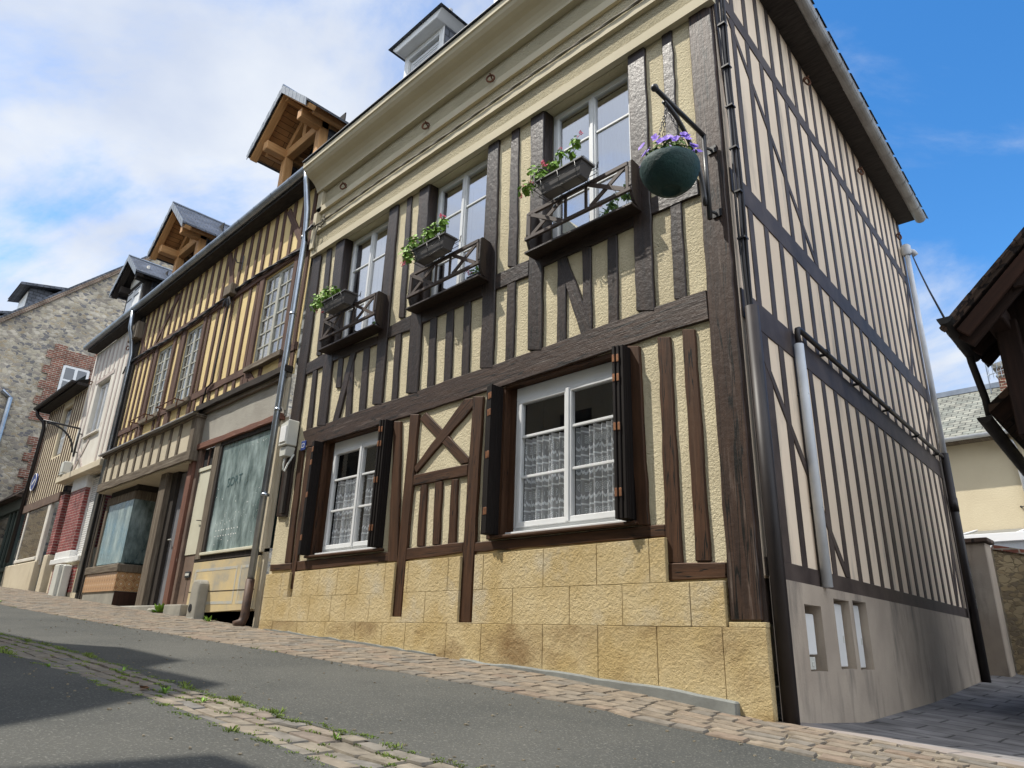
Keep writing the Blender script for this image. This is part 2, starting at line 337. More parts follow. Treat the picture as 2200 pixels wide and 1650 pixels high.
def glass_mat(name, refl, tint=(1, 1, 1), rough=.0, dirt=None):
    m = bpy.data.materials.new(name); m.use_nodes = True; t = m.node_tree; t.nodes.clear()
    o = t.nodes.new('ShaderNodeOutputMaterial'); g = t.nodes.new('ShaderNodeBsdfGlossy'); g.inputs['Roughness'].default_value = rough
    tr = t.nodes.new('ShaderNodeBsdfTransparent'); tr.inputs[0].default_value = (*tint, 1)
    lw = t.nodes.new('ShaderNodeLayerWeight'); lw.inputs[0].default_value = .5
    pw = t.nodes.new('ShaderNodeMath'); pw.operation = 'POWER'; t.links.new(lw.outputs['Facing'], pw.inputs[0]); pw.inputs[1].default_value = 4.5
    ml = t.nodes.new('ShaderNodeMath'); ml.operation = 'MULTIPLY_ADD'; ml.use_clamp = True; t.links.new(pw.outputs[0], ml.inputs[0]); ml.inputs[1].default_value = .94; ml.inputs[2].default_value = refl+.045
    mx_ = t.nodes.new('ShaderNodeMixShader'); t.links.new(ml.outputs[0], mx_.inputs[0]); t.links.new(tr.outputs[0], mx_.inputs[1]); t.links.new(g.outputs[0], mx_.inputs[2])
    last = mx_.outputs[0]
    if dirt:
        c1, c2, lo, hi = dirt
        d = t.nodes.new('ShaderNodeBsdfDiffuse'); tcn = t.nodes.new('ShaderNodeTexCoord')
        n = t.nodes.new('ShaderNodeTexNoise'); n.inputs['Scale'].default_value = 1.6; n.inputs['Detail'].default_value = 9; n.inputs['Roughness'].default_value = .65
        mp = t.nodes.new('ShaderNodeMapping'); mp.inputs['Scale'].default_value = (2.2, 2.2, .8); t.links.new(tcn.outputs['Object'], mp.inputs[0]); t.links.new(mp.outputs[0], n.inputs['Vector'])
        r = t.nodes.new('ShaderNodeMapRange'); r.inputs[1].default_value = .3; r.inputs[2].default_value = .7; t.links.new(n.outputs[0], r.inputs[0])
        cm = t.nodes.new('ShaderNodeMix'); cm.data_type = 'RGBA'; t.links.new(r.outputs[0], cm.inputs[0]); cm.inputs[6].default_value = (*c1, 1); cm.inputs[7].default_value = (*c2, 1)
        t.links.new(cm.outputs[2], d.inputs[0])
        r2 = t.nodes.new('ShaderNodeMapRange'); r2.inputs[1].default_value = .3; r2.inputs[2].default_value = .7; r2.inputs[3].default_value = lo; r2.inputs[4].default_value = hi; t.links.new(n.outputs[0], r2.inputs[0])
        m2 = t.nodes.new('ShaderNodeMixShader'); t.links.new(r2.outputs[0], m2.inputs[0]); t.links.new(last, m2.inputs[1]); t.links.new(d.outputs[0], m2.inputs[2]); last = m2.outputs[0]
    t.links.new(last, o.inputs[0])
    return m
def lace_mat(name):
    m = bpy.data.materials.new(name); m.use_nodes = True; t = m.node_tree; t.nodes.clear()
    o = t.nodes.new('ShaderNodeOutputMaterial'); d = t.nodes.new('ShaderNodeBsdfDiffuse'); d.inputs[0].default_value = (.82, .85, .88, 1)
    tr = t.nodes.new('ShaderNodeBsdfTransparent'); tl = t.nodes.new('ShaderNodeBsdfTranslucent'); tl.inputs[0].default_value = (.15, .16, .17, 1)
    a = t.nodes.new('ShaderNodeAddShader'); t.links.new(d.outputs[0], a.inputs[0]); t.links.new(tl.outputs[0], a.inputs[1])
    tcn = t.nodes.new('ShaderNodeTexCoord'); sp = t.nodes.new('ShaderNodeSeparateXYZ'); t.links.new(tcn.outputs['UV'], sp.inputs[0])
    def M(op, a_, b_=None, c_=None):
        n = t.nodes.new('ShaderNodeMath'); n.operation = op
        for i, v in enumerate((a_, b_, c_)):
            if v is None: continue
            if isinstance(v, (int, float)): n.inputs[i].default_value = v
            else: t.links.new(v, n.inputs[i])
        return n.outputs[0]
    u, v = sp.outputs[0], sp.outputs[1]
    wave = M('MULTIPLY', M('ABSOLUTE', M('SINE', M('MULTIPLY', u, 36))), .035)
    band = M('LESS_THAN', M('ABSOLUTE', M('SUBTRACT', M('FRACT', M('MULTIPLY', M('ADD', v, wave), 4.4)), .5)), .06)
    bars = M('LESS_THAN', M('ABSOLUTE', M('SUBTRACT', M('FRACT', M('MULTIPLY', v, 4.4)), .1)), .035)
    fu = M('SUBTRACT', M('FRACT', M('MULTIPLY', u, 6.5)), .5); fv = M('SUBTRACT', M('FRACT', M('MULTIPLY', v, 4.4)), .78)
    rad = M('SQRT', M('ADD', M('MULTIPLY', fu, fu), M('MULTIPLY', M('MULTIPLY', fv, fv), 2.2)))
    ring = M('MULTIPLY', M('LESS_THAN', rad, .27), M('GREATER_THAN', M('SINE', M('MULTIPLY', rad, 62)), .1))
    pat = M('MINIMUM', M('ADD', M('ADD', band, bars), ring), 1)
    f = M('ADD', M('MULTIPLY', pat, .45), .34)
    mx_ = t.nodes.new('ShaderNodeMixShader'); t.links.new(f, mx_.inputs[0]); t.links.new(tr.outputs[0], mx_.inputs[1]); t.links.new(a.outputs[0], mx_.inputs[2])
    t.links.new(mx_.outputs[0], o.inputs[0])
    return m
GR = (14, 1.4, 1)
M_ = dict(
 timber=mat('dark_timber', (.040,.025,.019), .42, (.016,.011,.010), 2.2, 8, (.3,.7), bump=.42, bscale=15, bstretch=(1.5,1,1), bdist=.014, spec=.42, stretch=(9,.8,1), uvspace='UV', bump2=.22, b2scale=6, b2stretch=(16,.7,1), bdet=3, crack=(5,(5,.22,1),.018,.42), stain=((.06,.038,.028),1.3,.5,.8,(7,.5,1))),
 timber_brown=mat('brown_timber', (.085,.040,.020), .6, (.036,.018,.010), 2.2, 8, (.3,.7), bump=.25, bscale=11, bstretch=(1.6,1,1), bdist=.010, spec=.22, stretch=(9,.8,1), uvspace='UV', bump2=.22, b2scale=6, b2stretch=(16,.7,1), bdet=3, crack=(5,(5,.22,1),.018,.45), stain=((.13,.075,.045),1.7,.55,.85,(9,.5,1))),
 timber_mid=mat('weathered_timber', (.062,.035,.023), .5, (.028,.017,.013), 2.2, 8, (.3,.7), bump=.4, bscale=12, bstretch=(1.5,1,1), bdist=.013, spec=.32, stretch=(9,.8,1), uvspace='UV', bump2=.3, b2scale=6, b2stretch=(16,.7,1), bdet=4, crack=(4,(4,.16,1),.02,.36), stain=((.19,.15,.125),2.2,.56,.78,(12,.6,1))),
 roughcast=mat('cream_roughcast', (.70,.62,.43), .95, (.60,.525,.36), 1.3, 6, bump=.9, bscale=42, bdist=.022, spec=.1, bump2=.4, b2scale=20, stain=((.45,.39,.27),1.1,.52,.8,(1,1,.5))),
 plinth=mat('ochre_render', (.59,.475,.275), .92, (.51,.385,.19), 2.1, 9, (.4,.62), bump=.9, bscale=40, bdist=.026, spec=.12, bump2=.3, b2scale=12, stain=((.54,.48,.36),1.9,.52,.72,None)),
 plinth_low=mat('ochre_render_stained', (.58,.465,.265), .92, (.50,.375,.18), 2.1, 9, (.4,.62), bump=.9, bscale=40, bdist=.026, spec=.12, bump2=.35, b2scale=12, stain=((.25,.16,.075),1.15,.46,.70,(1,1,1.6))),
 plinth_dark=mat('ochre_joint', (.27,.185,.085), .95, (.18,.12,.06), 8),
 cornice=mat('cream_cornice', (.56,.50,.36), .8, (.50,.44,.31), 1.5, 5, bump=.08, bscale=30, spec=.2),
 cornice_rough=mat('cream_cornice_roughcast', (.50,.44,.30), .95, (.42,.37,.25), 1.2, bump=1.0, bscale=42, bdist=.03, spec=.1),
 white_paint=mat('white_paint', (.80,.80,.78), .4, (.72,.72,.70), 3, spec=.4),
 pvc=mat('white_pvc', (.72,.73,.73), .35, (.66,.67,.67), 3, spec=.4),
 glass=glass_mat('window_glass', .0),
 glass_up=glass_mat('window_glass_sky', .58, (.8,.86,.95)),
 shop_glass=glass_mat('dusty_glass', .10, (.6,.8,.8), .02, ((.05,.09,.092),(.46,.55,.54),.45,.96)),
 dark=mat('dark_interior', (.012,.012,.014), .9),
 net=mat('white_net', (.62,.65,.68), .9, (.5,.54,.58), 5, stretch=(9,9,.5)),
 lace=lace_mat('lace_curtain'),
 shutter=mat('shutter_wood', (.012,.008,.007), .65, (.007,.005,.004), 3, stretch=(14,1,1), uvspace='UV', spec=.2),
 copper=mat('hinge_copper', (.42,.20,.10), .4, (.25,.12,.07), 20, spec=.5, metal=.6),
 side_wall=mat('beige_wall', (.80,.66,.50), .85, (.72,.585,.44), .9, 8, bump=.15, bscale=40, spec=.15, stain=((.36,.31,.25),2.0,.54,.78,(1.5,1.5,.3))),
 side_plinth=mat('grey_render', (.46,.385,.305), .9, (.36,.30,.24), 1.4, 8, bump=.35, bscale=45, spec=.1, stain=((.16,.14,.12),1.6,.50,.74,(2,2,.45))),
 side_timber=mat('painted_timber', (.040,.029,.026), .6, (.08,.06,.052), 3, bump=.15, bscale=20, spec=.28),
 black_metal=mat('black_iron', (.016,.018,.022), .38, (.03,.028,.028), 12, bump=.2, bscale=60, spec=.5),
 zinc=mat('zinc', (.42,.46,.50), .32, (.30,.33,.37), 3, metal=.85, spec=.5),
 zinc_dark=mat('backlit_zinc', (.05,.047,.045), .6, (.03,.028,.027), 3, metal=.3, spec=.3),  # near black: the backlit shade of the eaves is put into the colour
 zinc_old=mat('weathered_zinc', (.36,.36,.36), .55, (.24,.23,.22), 3, metal=.5, spec=.4),
 pipe_dark=mat('dark_pipe', (.016,.012,.012), .5, (.024,.019,.018), 4, spec=.35),
 pipe_white=mat('white_pipe', (.62,.64,.66), .45, (.5,.52,.54), 3, spec=.4),
 slate=tex_mat('slate', 'b', (.075,.085,.105), (.11,.12,.145), (.025,.03,.035), .22, .13, .5, .5, .012),
 slate_light=tex_mat('lichen_slate', 'b', (.20,.21,.18), (.27,.265,.22), (.07,.07,.06), .26, .16, .8, .5, .014),
 tile=tex_mat('brown_tile', 'b', (.085,.058,.044), (.12,.08,.06), (.03,.022,.02), .2, .14, .85, .8, .02),
 soffit=mat('dark_soffit', (.020,.017,.016), .8, (.045,.038,.035), 3, stretch=(2,12,12)),
 oak=mat('new_oak', (.60,.34,.145), .6, (.46,.24,.095), 2.5, 8, stretch=(12,.8,1), uvspace='UV', bump=.1, bscale=6, bstretch=(14,1,1), spec=.25),
 oak_plank=tex_mat('oak_planks', 'b', (.54,.29,.12), (.46,.24,.095), (.12,.06,.025), 2.4, .11, .6, .3, .006, .4, .25),
 ochre=mat('yellow_ochre_render', (.76,.60,.30), .85, (.68,.52,.255), 2, 7, bump=.12, bscale=50, spec=.15, stain=((.48,.33,.14),1.4,.55,.85,(1,1,.3))),
 old_timber=mat('weathered_timber', (.15,.088,.066), .85, (.085,.055,.046), 3, 8, stretch=(9,.6,1), uvspace='UV', bump=.4, bscale=6, bstretch=(14,1,1), bdist=.012, spec=.15, stain=((.24,.19,.15),2,.55,.8,(12,.5,1))),
 grey_timber=mat('grey_timber', (.20,.165,.125), .9, (.10,.08,.062), 3, 8, stretch=(9,.6,1), uvspace='UV', bump=.45, bscale=6, bstretch=(14,1,1), bdist=.014, spec=.1, stain=((.33,.29,.23),2,.52,.75,(12,.5,1))),
 black_wood=mat('blackened_wood', (.03,.026,.024), .85, (.06,.05,.042), 4, stretch=(8,.8,1), uvspace='UV', spec=.15),
 grey_rc=mat('grey_roughcast', (.42,.40,.35), .95, (.33,.31,.27), 1.6, bump=.7, bscale=50, bdist=.012, spec=.1),
 cream_rc=mat('pale_render', (.62,.55,.42), .9, (.54,.47,.35), 1.4, bump=.2, bscale=40, spec=.1, stain=((.40,.34,.25),1.5,.58,.85,(1.2,1.2,.5))),
 red_wood=mat('red_brown_wood', (.20,.09,.058), .75, (.13,.06,.043), 3, stretch=(9,.6,1), uvspace='UV', stain=((.45,.36,.29),4,.6,.75,(10,1,1))),
 cream_door=mat('cream_door_paint', (.62,.60,.47), .6, (.56,.53,.41), 2, spec=.3),
 grey_door=mat('grey_door_paint', (.20,.20,.215), .7, (.15,.15,.16), 3, spec=.25),
 brown_door=mat('brown_door_paint', (.20,.14,.105), .7, (.15,.105,.08), 3, spec=.25),
 riser=mat('peeling_yellow_render', (.62,.49,.27), .9, (.48,.41,.28), 2.2, 8, bump=.3, bscale=30, spec=.1, stain=((.36,.34,.29),2.2,.52,.66,(1,1,1.2))),
 riser_line=mat('faded_blue_line', (.40,.42,.42), .9, (.52,.46,.33), 8),
 concrete=mat('concrete', (.36,.34,.29), .9, (.26,.25,.22), 3, bump=.3, bscale=40, spec=.15),
 footing=mat('grey_cement', (.24,.25,.235), .9, (.17,.175,.165), 5, bump=.3, bscale=30, spec=.15),
 off_white=mat('off_white_render', (.72,.69,.62), .9, (.62,.58,.51), 1.8, 8, bump=.15, bscale=30, spec=.1, stain=((.46,.40,.36),5,.62,.72,(1,1,.6))),
 faded_stud=mat('faded_stud', (.40,.33,.30), .9, (.55,.49,.44), 4, stretch=(2,2,.5)),
 cream_wall=mat('cream_wall', (.74,.64,.46), .9, (.66,.57,.41), 1.5, spec=.1),
 brown_stud=mat('brown_stud', (.17,.115,.085), .85, (.11,.075,.06), 4),
 brick=tex_mat('red_glazed_brick', 'b', (.24,.045,.045), (.32,.07,.06), (.40,.30,.27), .22, .07, .55, .4, .009),
 old_brick=tex_mat('old_brick', 'b', (.30,.105,.065), (.21,.085,.06), (.42,.36,.28), .22, .075, .9, .6, .012),
 roller=tex_mat('roller_slats', 'b', (.74,.74,.72), (.74,.74,.72), (.42,.42,.41), 9, .055, .5, .6, .01, 0, .08),
 stripe=mat('striped_curtain', (.16,.11,.06), .8, (.42,.33,.19), 4, 2, (.45,.55), stretch=(7,7,.02)),
 rubble=stone_mat('rubble_stone', [(.50,.44,.33),(.38,.34,.27),(.42,.34,.23),(.20,.19,.185),(.56,.50,.40),(.33,.29,.24)], (.50,.44,.34), 6.5),
 garden_stone=stone_mat('garden_wall_stone', [(.36,.27,.15),(.28,.21,.12),(.40,.31,.18),(.22,.17,.11)], (.26,.20,.12), 9),
 green=mat('dark_green_paint', (.035,.055,.048), .5, (.055,.075,.065), 3, spec=.35),
 blue=mat('blue_enamel', (.03,.06,.24), .35, spec=.5),
 white=mat('white_enamel', (.78,.78,.76), .4),
 plastic=mat('grey_white_plastic', (.62,.62,.56), .5, (.55,.55,.5), 4, spec=.35),
 bowl=mat('dark_green_bowl', (.016,.052,.048), .6, (.011,.037,.036), 9, bump=.8, bscale=34, bdist=.012, spec=.3),
 trough=mat('grey_plastic_trough', (.105,.098,.096), .5, (.085,.08,.078), 4, spec=.35),
 chain=mat('chain_steel', (.04,.04,.045), .4, metal=.5),
 leaf=mat('geranium_leaf', (.26,.42,.07), .6, (.16,.30,.045), 25, spec=.25),
 leaf2=mat('petunia_leaf', (.17,.25,.06), .6, (.11,.17,.04), 25, spec=.25),
 pink=mat('pink_petal', (.72,.13,.20), .6, (.58,.10,.16), 30, spec=.2),
 violet=mat('violet_petal', (.46,.33,.85), .6, (.26,.15,.60), 30, spec=.2),
 moss=mat('moss_grass', (.15,.22,.045), .9, (.21,.26,.07), 12, spec=.1),
 rust=mat('rusty_iron', (.15,.06,.03), .85, (.08,.04,.025), 15),
 cable=mat('black_cable', (.014,.013,.016), .5, spec=.4),
 cable_cream=mat('painted_cable', (.22,.20,.15), .7, (.15,.13,.10), 12),
 asphalt=mat('asphalt', (.088,.087,.077), .9, (.052,.054,.050), .55, 9, bump=.8, bscale=75, bdist=.008, spec=.25, stain=((.20,.195,.17),75,.54,.70,None)),
 alley=tex_mat('alley_paving', 'b', (.25,.235,.225), (.20,.19,.185), (.09,.085,.08), .55, .32, .9, .5, .012),
 slab=mat('granite_slab', (.30,.265,.235), .85, (.25,.215,.195), 4, bump=.2, bscale=60, spec=.2),
 bed=mat('sandy_mortar', (.30,.26,.19), .95, (.17,.145,.105), 9, bump=.5, bscale=40, spec=.1),
 bed_dark=mat('earth_joint', (.10,.088,.06), .95, (.16,.14,.095), 9, bump=.5, bscale=40, spec=.1),
 earth=mat('earth', (.12,.11,.09), .95, (.09,.085,.07), 2),
 roof_timber=mat('backlit_timber', (.018,.012,.010), .85, (.035,.02,.015), 2, stretch=(9,.6,1), uvspace='UV', bump=.3, bscale=5, bstretch=(12,1,1), spec=.15),  # shade of the backlit roof underside painted into the base colour
 plank_red=mat('reddish_plank', (.06,.03,.021), .85, (.035,.02,.015), 2, stretch=(9,.6,1), uvspace='UV', spec=.15),
 court=mat('courtyard_render', (.62,.54,.38), .92, (.57,.49,.34), 1.2, bump=.5, bscale=28, bdist=.015, spec=.1),
 bright=mat('white_frame', (.8,.8,.8), .4),
)
def paver_mat(name, cols):
    m = bpy.data.materials.new(name); m.use_nodes = True; t = m.node_tree; b = t.nodes['Principled BSDF']; b.inputs['Roughness'].default_value = .85; b.inputs['Specular IOR Level'].default_value = .2
    at = t.nodes.new('ShaderNodeAttribute'); at.attribute_name = 'stone'
    cr = t.nodes.new('ShaderNodeValToRGB'); el = cr.color_ramp.elements
    for i, c in enumerate(cols):
        e = el[i] if i < 2 else el.new(i/(len(cols)-1))
        e.position = i/(len(cols)-1); e.color = (*c, 1)
    t.links.new(at.outputs['Fac'], cr.inputs[0])
    n = t.nodes.new('ShaderNodeTexNoise'); n.inputs['Scale'].default_value = 14; n.inputs['Detail'].default_value = 8; tcn = t.nodes.new('ShaderNodeTexCoord'); t.links.new(tcn.outputs['Object'], n.inputs['Vector'])
    r = t.nodes.new('ShaderNodeMapRange'); r.inputs[1].default_value = .3; r.inputs[2].default_value = .7; r.inputs[3].default_value = .7; r.inputs[4].default_value = 1.2; t.links.new(n.outputs[0], r.inputs[0])
    sc = t.nodes.new('ShaderNodeVectorMath'); sc.operation = 'SCALE'; t.links.new(cr.outputs[0], sc.inputs[0]); t.links.new(r.outputs[0], sc.inputs['Scale']); t.links.new(sc.outputs[0], b.inputs['Base Color'])
    bn = t.nodes.new('ShaderNodeBump'); bn.inputs['Strength'].default_value = .5; bn.inputs['Distance'].default_value = .008
    n4 = t.nodes.new('ShaderNodeTexNoise'); n4.inputs['Scale'].default_value = 35; t.links.new(tcn.outputs['Object'], n4.inputs['Vector']); t.links.new(n4.outputs[0], bn.inputs['Height']); t.links.new(bn.outputs[0], b.inputs['Normal'])
    return m
M_['paver'] = paver_mat('sandstone_paver', [(.185,.152,.115),(.215,.178,.135),(.165,.150,.128),(.23,.188,.14),(.20,.153,.115)])
M_['paver2'] = paver_mat('grey_paver', [(.19,.165,.13),(.225,.195,.15),(.165,.155,.14),(.245,.21,.16),(.195,.16,.13)])
M_['glass_dark'] = glass_mat('dark_glass', .08, (.2,.22,.22))
M_['teal_back'] = mat('dim_shop', (.05,.075,.075), .9, (.10,.13,.125), 1.5)
M_['porch_roof'] = mat('translucent_sheet', (.22,.215,.19), .6, (.18,.175,.155), 2)
M_['rust_pipe'] = mat('rusty_pipe', (.045,.03,.024), .6, (.10,.055,.035), 8)
def ring_tile():
    m = bpy.data.materials.new('retro_tile'); m.use_nodes = True; t = m.node_tree; b = t.nodes['Principled BSDF']; b.inputs['Roughness'].default_value = .4
    tcn = t.nodes.new('ShaderNodeTexCoord'); sc = t.nodes.new('ShaderNodeVectorMath'); sc.operation = 'SCALE'; sc.inputs['Scale'].default_value = 6.5; t.links.new(tcn.outputs['UV'], sc.inputs[0])
    fr = t.nodes.new('ShaderNodeVectorMath'); fr.operation = 'FRACTION'; t.links.new(sc.outputs[0], fr.inputs[0])
    ds = t.nodes.new('ShaderNodeVectorMath'); ds.operation = 'DISTANCE'; ds.inputs[1].default_value = (.5,.5,0); t.links.new(fr.outputs[0], ds.inputs[0])
    cr = t.nodes.new('ShaderNodeValToRGB'); cr.color_ramp.interpolation = 'CONSTANT'; el = cr.color_ramp.elements
    for i, (p, c) in enumerate(((0,(.62,.50,.36)),(.14,(.42,.17,.05)),(.22,(.58,.40,.22)),(.30,(.42,.17,.05)),(.38,(.50,.34,.18)),(.5,(.36,.18,.08)))):
        e = el[i] if i < 2 else el.new(p)
        e.position = p; e.color = (*c, 1)
    t.links.new(ds.outputs['Value'], cr.inputs[0]); t.links.new(cr.outputs[0], b.inputs['Base Color']); return m
M_['retro_tile'] = ring_tile()
# ------------------------------------------------------------------ ground
BASE = [(-80,4.9),(-23.4,1.43),(-17.95,1.13),(-14.94,.93),(-11.84,.74),(-9.54,.62),(-7.18,.48),(-5.95,.41),(-4.56,.335),(-3.03,.245),(-1.87,.17),(-.96,.09),(0,-.01),(6,-.44),(30,-2.)]
ALLEY = [(0,0),(1.74,-.10),(4.2,-.06),(7.3,.085),(10,.32),(16,.75),(40,2.0)]
def gz(x, y):
    if y <= 0: return tab(BASE, x) + .04*max(y, -2.8) + (.015*(-2.8-y) if y < -2.8 else 0)
    return tab(BASE, max(x, -.3)) + tab(ALLEY, y)
EDGE_P = [(-26,-2.2),(-13.1,-1.9),(-9.2,-1.76),(-6.6,-1.5),(-3.4,-1.25),(-1.86,-1.04),(-.91,-.9),(0,-.82),(1,-.76),(6,-.6)]
EDGE_G = [(-26,-3.6),(-6.4,-3.06),(-5,-2.87),(-2.5,-2.8),(-1.7,-2.74),(-.69,-2.56),(-.29,-2.46),(1,-2.2),(6,-1.6)]
EDGE_N = [(-26,-4.15),(-4.8,-3.40),(-2.5,-3.23),(-1.2,-3.11),(-.54,-3.0),(1,-2.75),(6,-2.2)]
def xs_range(a, b, d):
    n = max(1, int(round((b-a)/d))); return [a+(b-a)*i/n for i in range(n+1)]
def strip(xs, f0, f1, n, dz, jit=0):
    mb = MB(); g = []
    for x in xs:
        y0, y1 = f0(x), f1(x)
        g.append([(x, lerp(y0, y1, j/n), gz(x, lerp(y0, y1, j/n))+dz(x, j/n)) for j in range(n+1)])
    vs = [p for r in g for p in r]; k = n+1
    fs = []
    for i in range(len(xs)-1):
        for j in range(n): fs.append((i*k+j, (i+1)*k+j, (i+1)*k+j+1, i*k+j+1))
    mb.add(vs, fs); return mb
# one base sheet that reaches the horizon, then the surfaced strips laid on it
gx = [-900,-300,-120,-80]+xs_range(-60, 12, 1.5)+[20,40,120,400,900]; gy = [-900,-200,-60,-30]+xs_range(-16, 30, 1.0)+[45,90,300,900]
mb = MB(); vs = [(x, y, gz(x, y)-.06) for x in gx for y in gy]; k = len(gy)
mb.add(vs, [(i*k+j, (i+1)*k+j, (i+1)*k+j+1, i*k+j+1) for i in range(len(gx)-1) for j in range(k-1)])
struct('ground', mb, M_['earth'], smooth=True)
rd = random.Random(3)
wob = lambda x, s: .012*sin(x*7.1+s)+.010*sin(x*17.3+2*s)+.006*sin(x*41+s)
xsr = xs_range(-60, 12, .25)
eP = lambda x: tab(EDGE_P, x)+wob(x, 1); eG = lambda x: tab(EDGE_G, x)+wob(x, 2)*1.4; eN = lambda x: tab(EDGE_N, x)+wob(x, 4)*1.4
mb = strip(xsr, lambda x: eG(x)-.03, lambda x: eP(x)+.02, 4, lambda x, t: 0)
m2 = strip(xsr, lambda x: -9.0, lambda x: eN(x)+.03, 5, lambda x, t: 0)
mb.add(m2.v, m2.f)
struct('road', mb, M_['asphalt'], smooth=True)
def attr_stones(o, vals):
    a = o.data.attributes.new('stone', 'FLOAT', 'FACE'); a.data.foreach_set('value', vals)
def pavers(name, xa, xb, f0, f1, rows, ln, m, bedm, rise, seed, along=True, joint=.012):
    r = random.Random(seed); mb = MB(); vals = []
    top = lambda x, t: .012 + rise(t)
    for row in range(rows):
        x = xa - r.random()*ln
        while x < xb:
            L = ln*r.uniform(.7, 1.35); t0, t1 = row/rows, (row+1)/rows
            dz = r.uniform(-.002, .002); tx, ty = r.uniform(-.012, .012), r.uniform(-.012, .012)
            sk = r.uniform(-.02, .02); cs = []
            for (xx, tt, ox, oy) in ((x, t0, 1, 1), (x+L, t0, -1, 1), (x+L, t1, -1, -1), (x, t1, 1, -1)):
                px_ = xx + ox*joint*r.uniform(.4, 1.4) + (sk if tt == t1 else 0)
                py_ = lerp(f0(xx), f1(xx), tt) + oy*joint*r.uniform(.4, 1.4)
                cs.append((px_, py_))
            cx = sum(c[0] for c in cs)/4; cy = sum(c[1] for c in cs)/4
            vs = []
            for (a, b) in cs: vs.append((a, b, gz(a, b)-.03))
            for (a, b) in cs: vs.append((a, b, gz(a, b)+rise(t0)*.5+rise(t1)*.5+.001+dz))
            for (a, b) in cs:
                a2, b2 = lerp(a, cx, .05), lerp(b, cy, .08)
                vs.append((a2, b2, gz(a2, b2)+rise(t0)*.5+rise(t1)*.5+.011+dz+tx*(a2-cx)+ty*(b2-cy)))
            fs = [(8,9,10,11)]+[(4+i, 4+(i+1)%4, 8+(i+1)%4, 8+i) for i in range(4)]+[(i, (i+1)%4, 4+(i+1)%4, 4+i) for i in range(4)]
            n0 = len(mb.f); mb.add(vs, fs); v = r.random(); vals += [v]*9
            x += L
    ax = xs_range(xa-.5, xb+.5, .2)
    b2 = strip(ax, f0, f1, rows*2, lambda x, t: rise(t)-.002)
    n1 = len(mb.f); mb.add(b2.v, b2.f, 1); vals += [0]*len(b2.f)
    o = struct(name, mb, [m, bedm]); attr_stones(o, vals[:len(o.data.polygons)])
    return o
flat = lambda t: 0.0
WALLY = lambda x: .06 if x < -.1 else .02
pavers('pavement', -25, -7.3, lambda x: eP(x), lambda x: .05, 13, .19, M_['paver'], M_['bed'], flat, 11, joint=.010)
pavers('pavement', -7.3, 5.0, lambda x: eP(x), WALLY, 7, .20, M_['paver'], M_['bed'], flat, 12, joint=.011)
pavers('drain_channel', -25, 5, lambda x: eN(x), lambda x: eG(x), 4, .21, M_['paver2'], M_['bed_dark'], lambda t: -.008-.010*(1-(2*t-1)**2), 13, joint=.010)
# alley floor and the pale slab line at its mouth
mb = MB(); ys = xs_range(.32, 30, .35); xa = [-1.2,-.6,-.3,0,.4,.9,1.5,2.5,4,6,9]
mb.add([(x, y, gz(x, y)) for x in xa for y in ys], [(i*len(ys)+j, (i+1)*len(ys)+j, (i+1)*len(ys)+j+1, i*len(ys)+j+1) for i in range(len(xa)-1) for j in range(len(ys)-1)])
struct('alley', mb, M_['alley'], smooth=True)
mb = MB(); r = random.Random(5); x = .02
while x < 6:
    L = r.uniform(.7, 1.1); vs = []
    for (a, b) in ((x+.006, .045), (x+L-.006, .045), (x+L-.006, .36), (x+.006, .36)): vs.append((a, b, gz(a, b)+.008))
    vs = [(a, b, c-.06) for a, b, c in vs]+vs
    mb.add(vs, [(4,5,6,7),(0,1,5,4),(1,2,6,5),(2,3,7,6),(3,0,4,7)]); x += L
struct('threshold_strip', mb, M_['slab'], bevel=.004)
# moss and grass in the joints of the channel, weeds along walls
def blades(mb, x, y, n, h, sp, r):
    for _ in range(n):
        a = r.random()*2*pi; d = r.random()*sp; px_, py_ = x+cos(a)*d, y+sin(a)*d; z = gz(px_, py_)
        ll = h*r.uniform(.5, 1.2); b = r.random()*2*pi; wv = Vector((cos(b), sin(b), 0))*.004; ln = Vector((cos(a), sin(a), 0))*ll*r.uniform(.2, .8)
        p = Vector((px_, py_, z-.005))
        mb.add([p-wv*1.3, p+wv*1.3, p+ln*.6+wv+Vector((0,0,ll*.6)), p+ln+Vector((0,0,ll*.8))], [(0,1,2,3)])
r = random.Random(21); mb = MB()
x = -9.0
while x < 1.2:
    dens = .5+.5*sin(x*2.3)
    if r.random() < .55+.4*dens:
        for side, pr in ((eG, .9), (eN, .45)):
            if r.random() < pr: blades(mb, x, side(x)+r.uniform(-.02, .02), r.randint(14, 40), .013 if r.random() < .93 else .035, .035, r)
    if r.random() < .35: blades(mb, x, lerp(eN(x), eG(x), r.choice((.25,.5,.75,.75))), r.randint(8, 22), .011, .03, r)
    x += .022
x = -22
while x < -4:
    if r.random() < .10: blades(mb, x, eP(x), r.randint(5, 12), .03, .04, r)
    x += .1
g = mb.build('grass', M_['moss']); tag(g, 'short moss and grass in the joints of the stone drain channel', 'grass', kind='stuff')
def weed(x, y, n, h, label):
    rr = random.Random(int(x*100)); mb = MB(); z = gz(x, y)
    for _ in range(n):
        a = rr.random()*2*pi; L = h*rr.uniform(.6, 1.2); el = rr.uniform(.25, 1.2); d = Vector((cos(a)*cos(el), sin(a)*cos(el), sin(el)))
        s = Vector((-sin(a), cos(a), 0))*L*.16; p = Vector((x, y, z-.01))
        mb.add([p, p+d*L*.5+s, p+d*L-Vector((0,0,L*.12)), p+d*L*.5-s], [(0,1,2,3)])
    o = mb.build('weed', M_['leaf']); o['_base'] = (0,0,0); tag(o, label, 'weed', 'weeds growing in the street')
weed(-2.35, -3.0, 16, .06, 'leafy green weed in the middle of the drain channel beside a dead leaf')
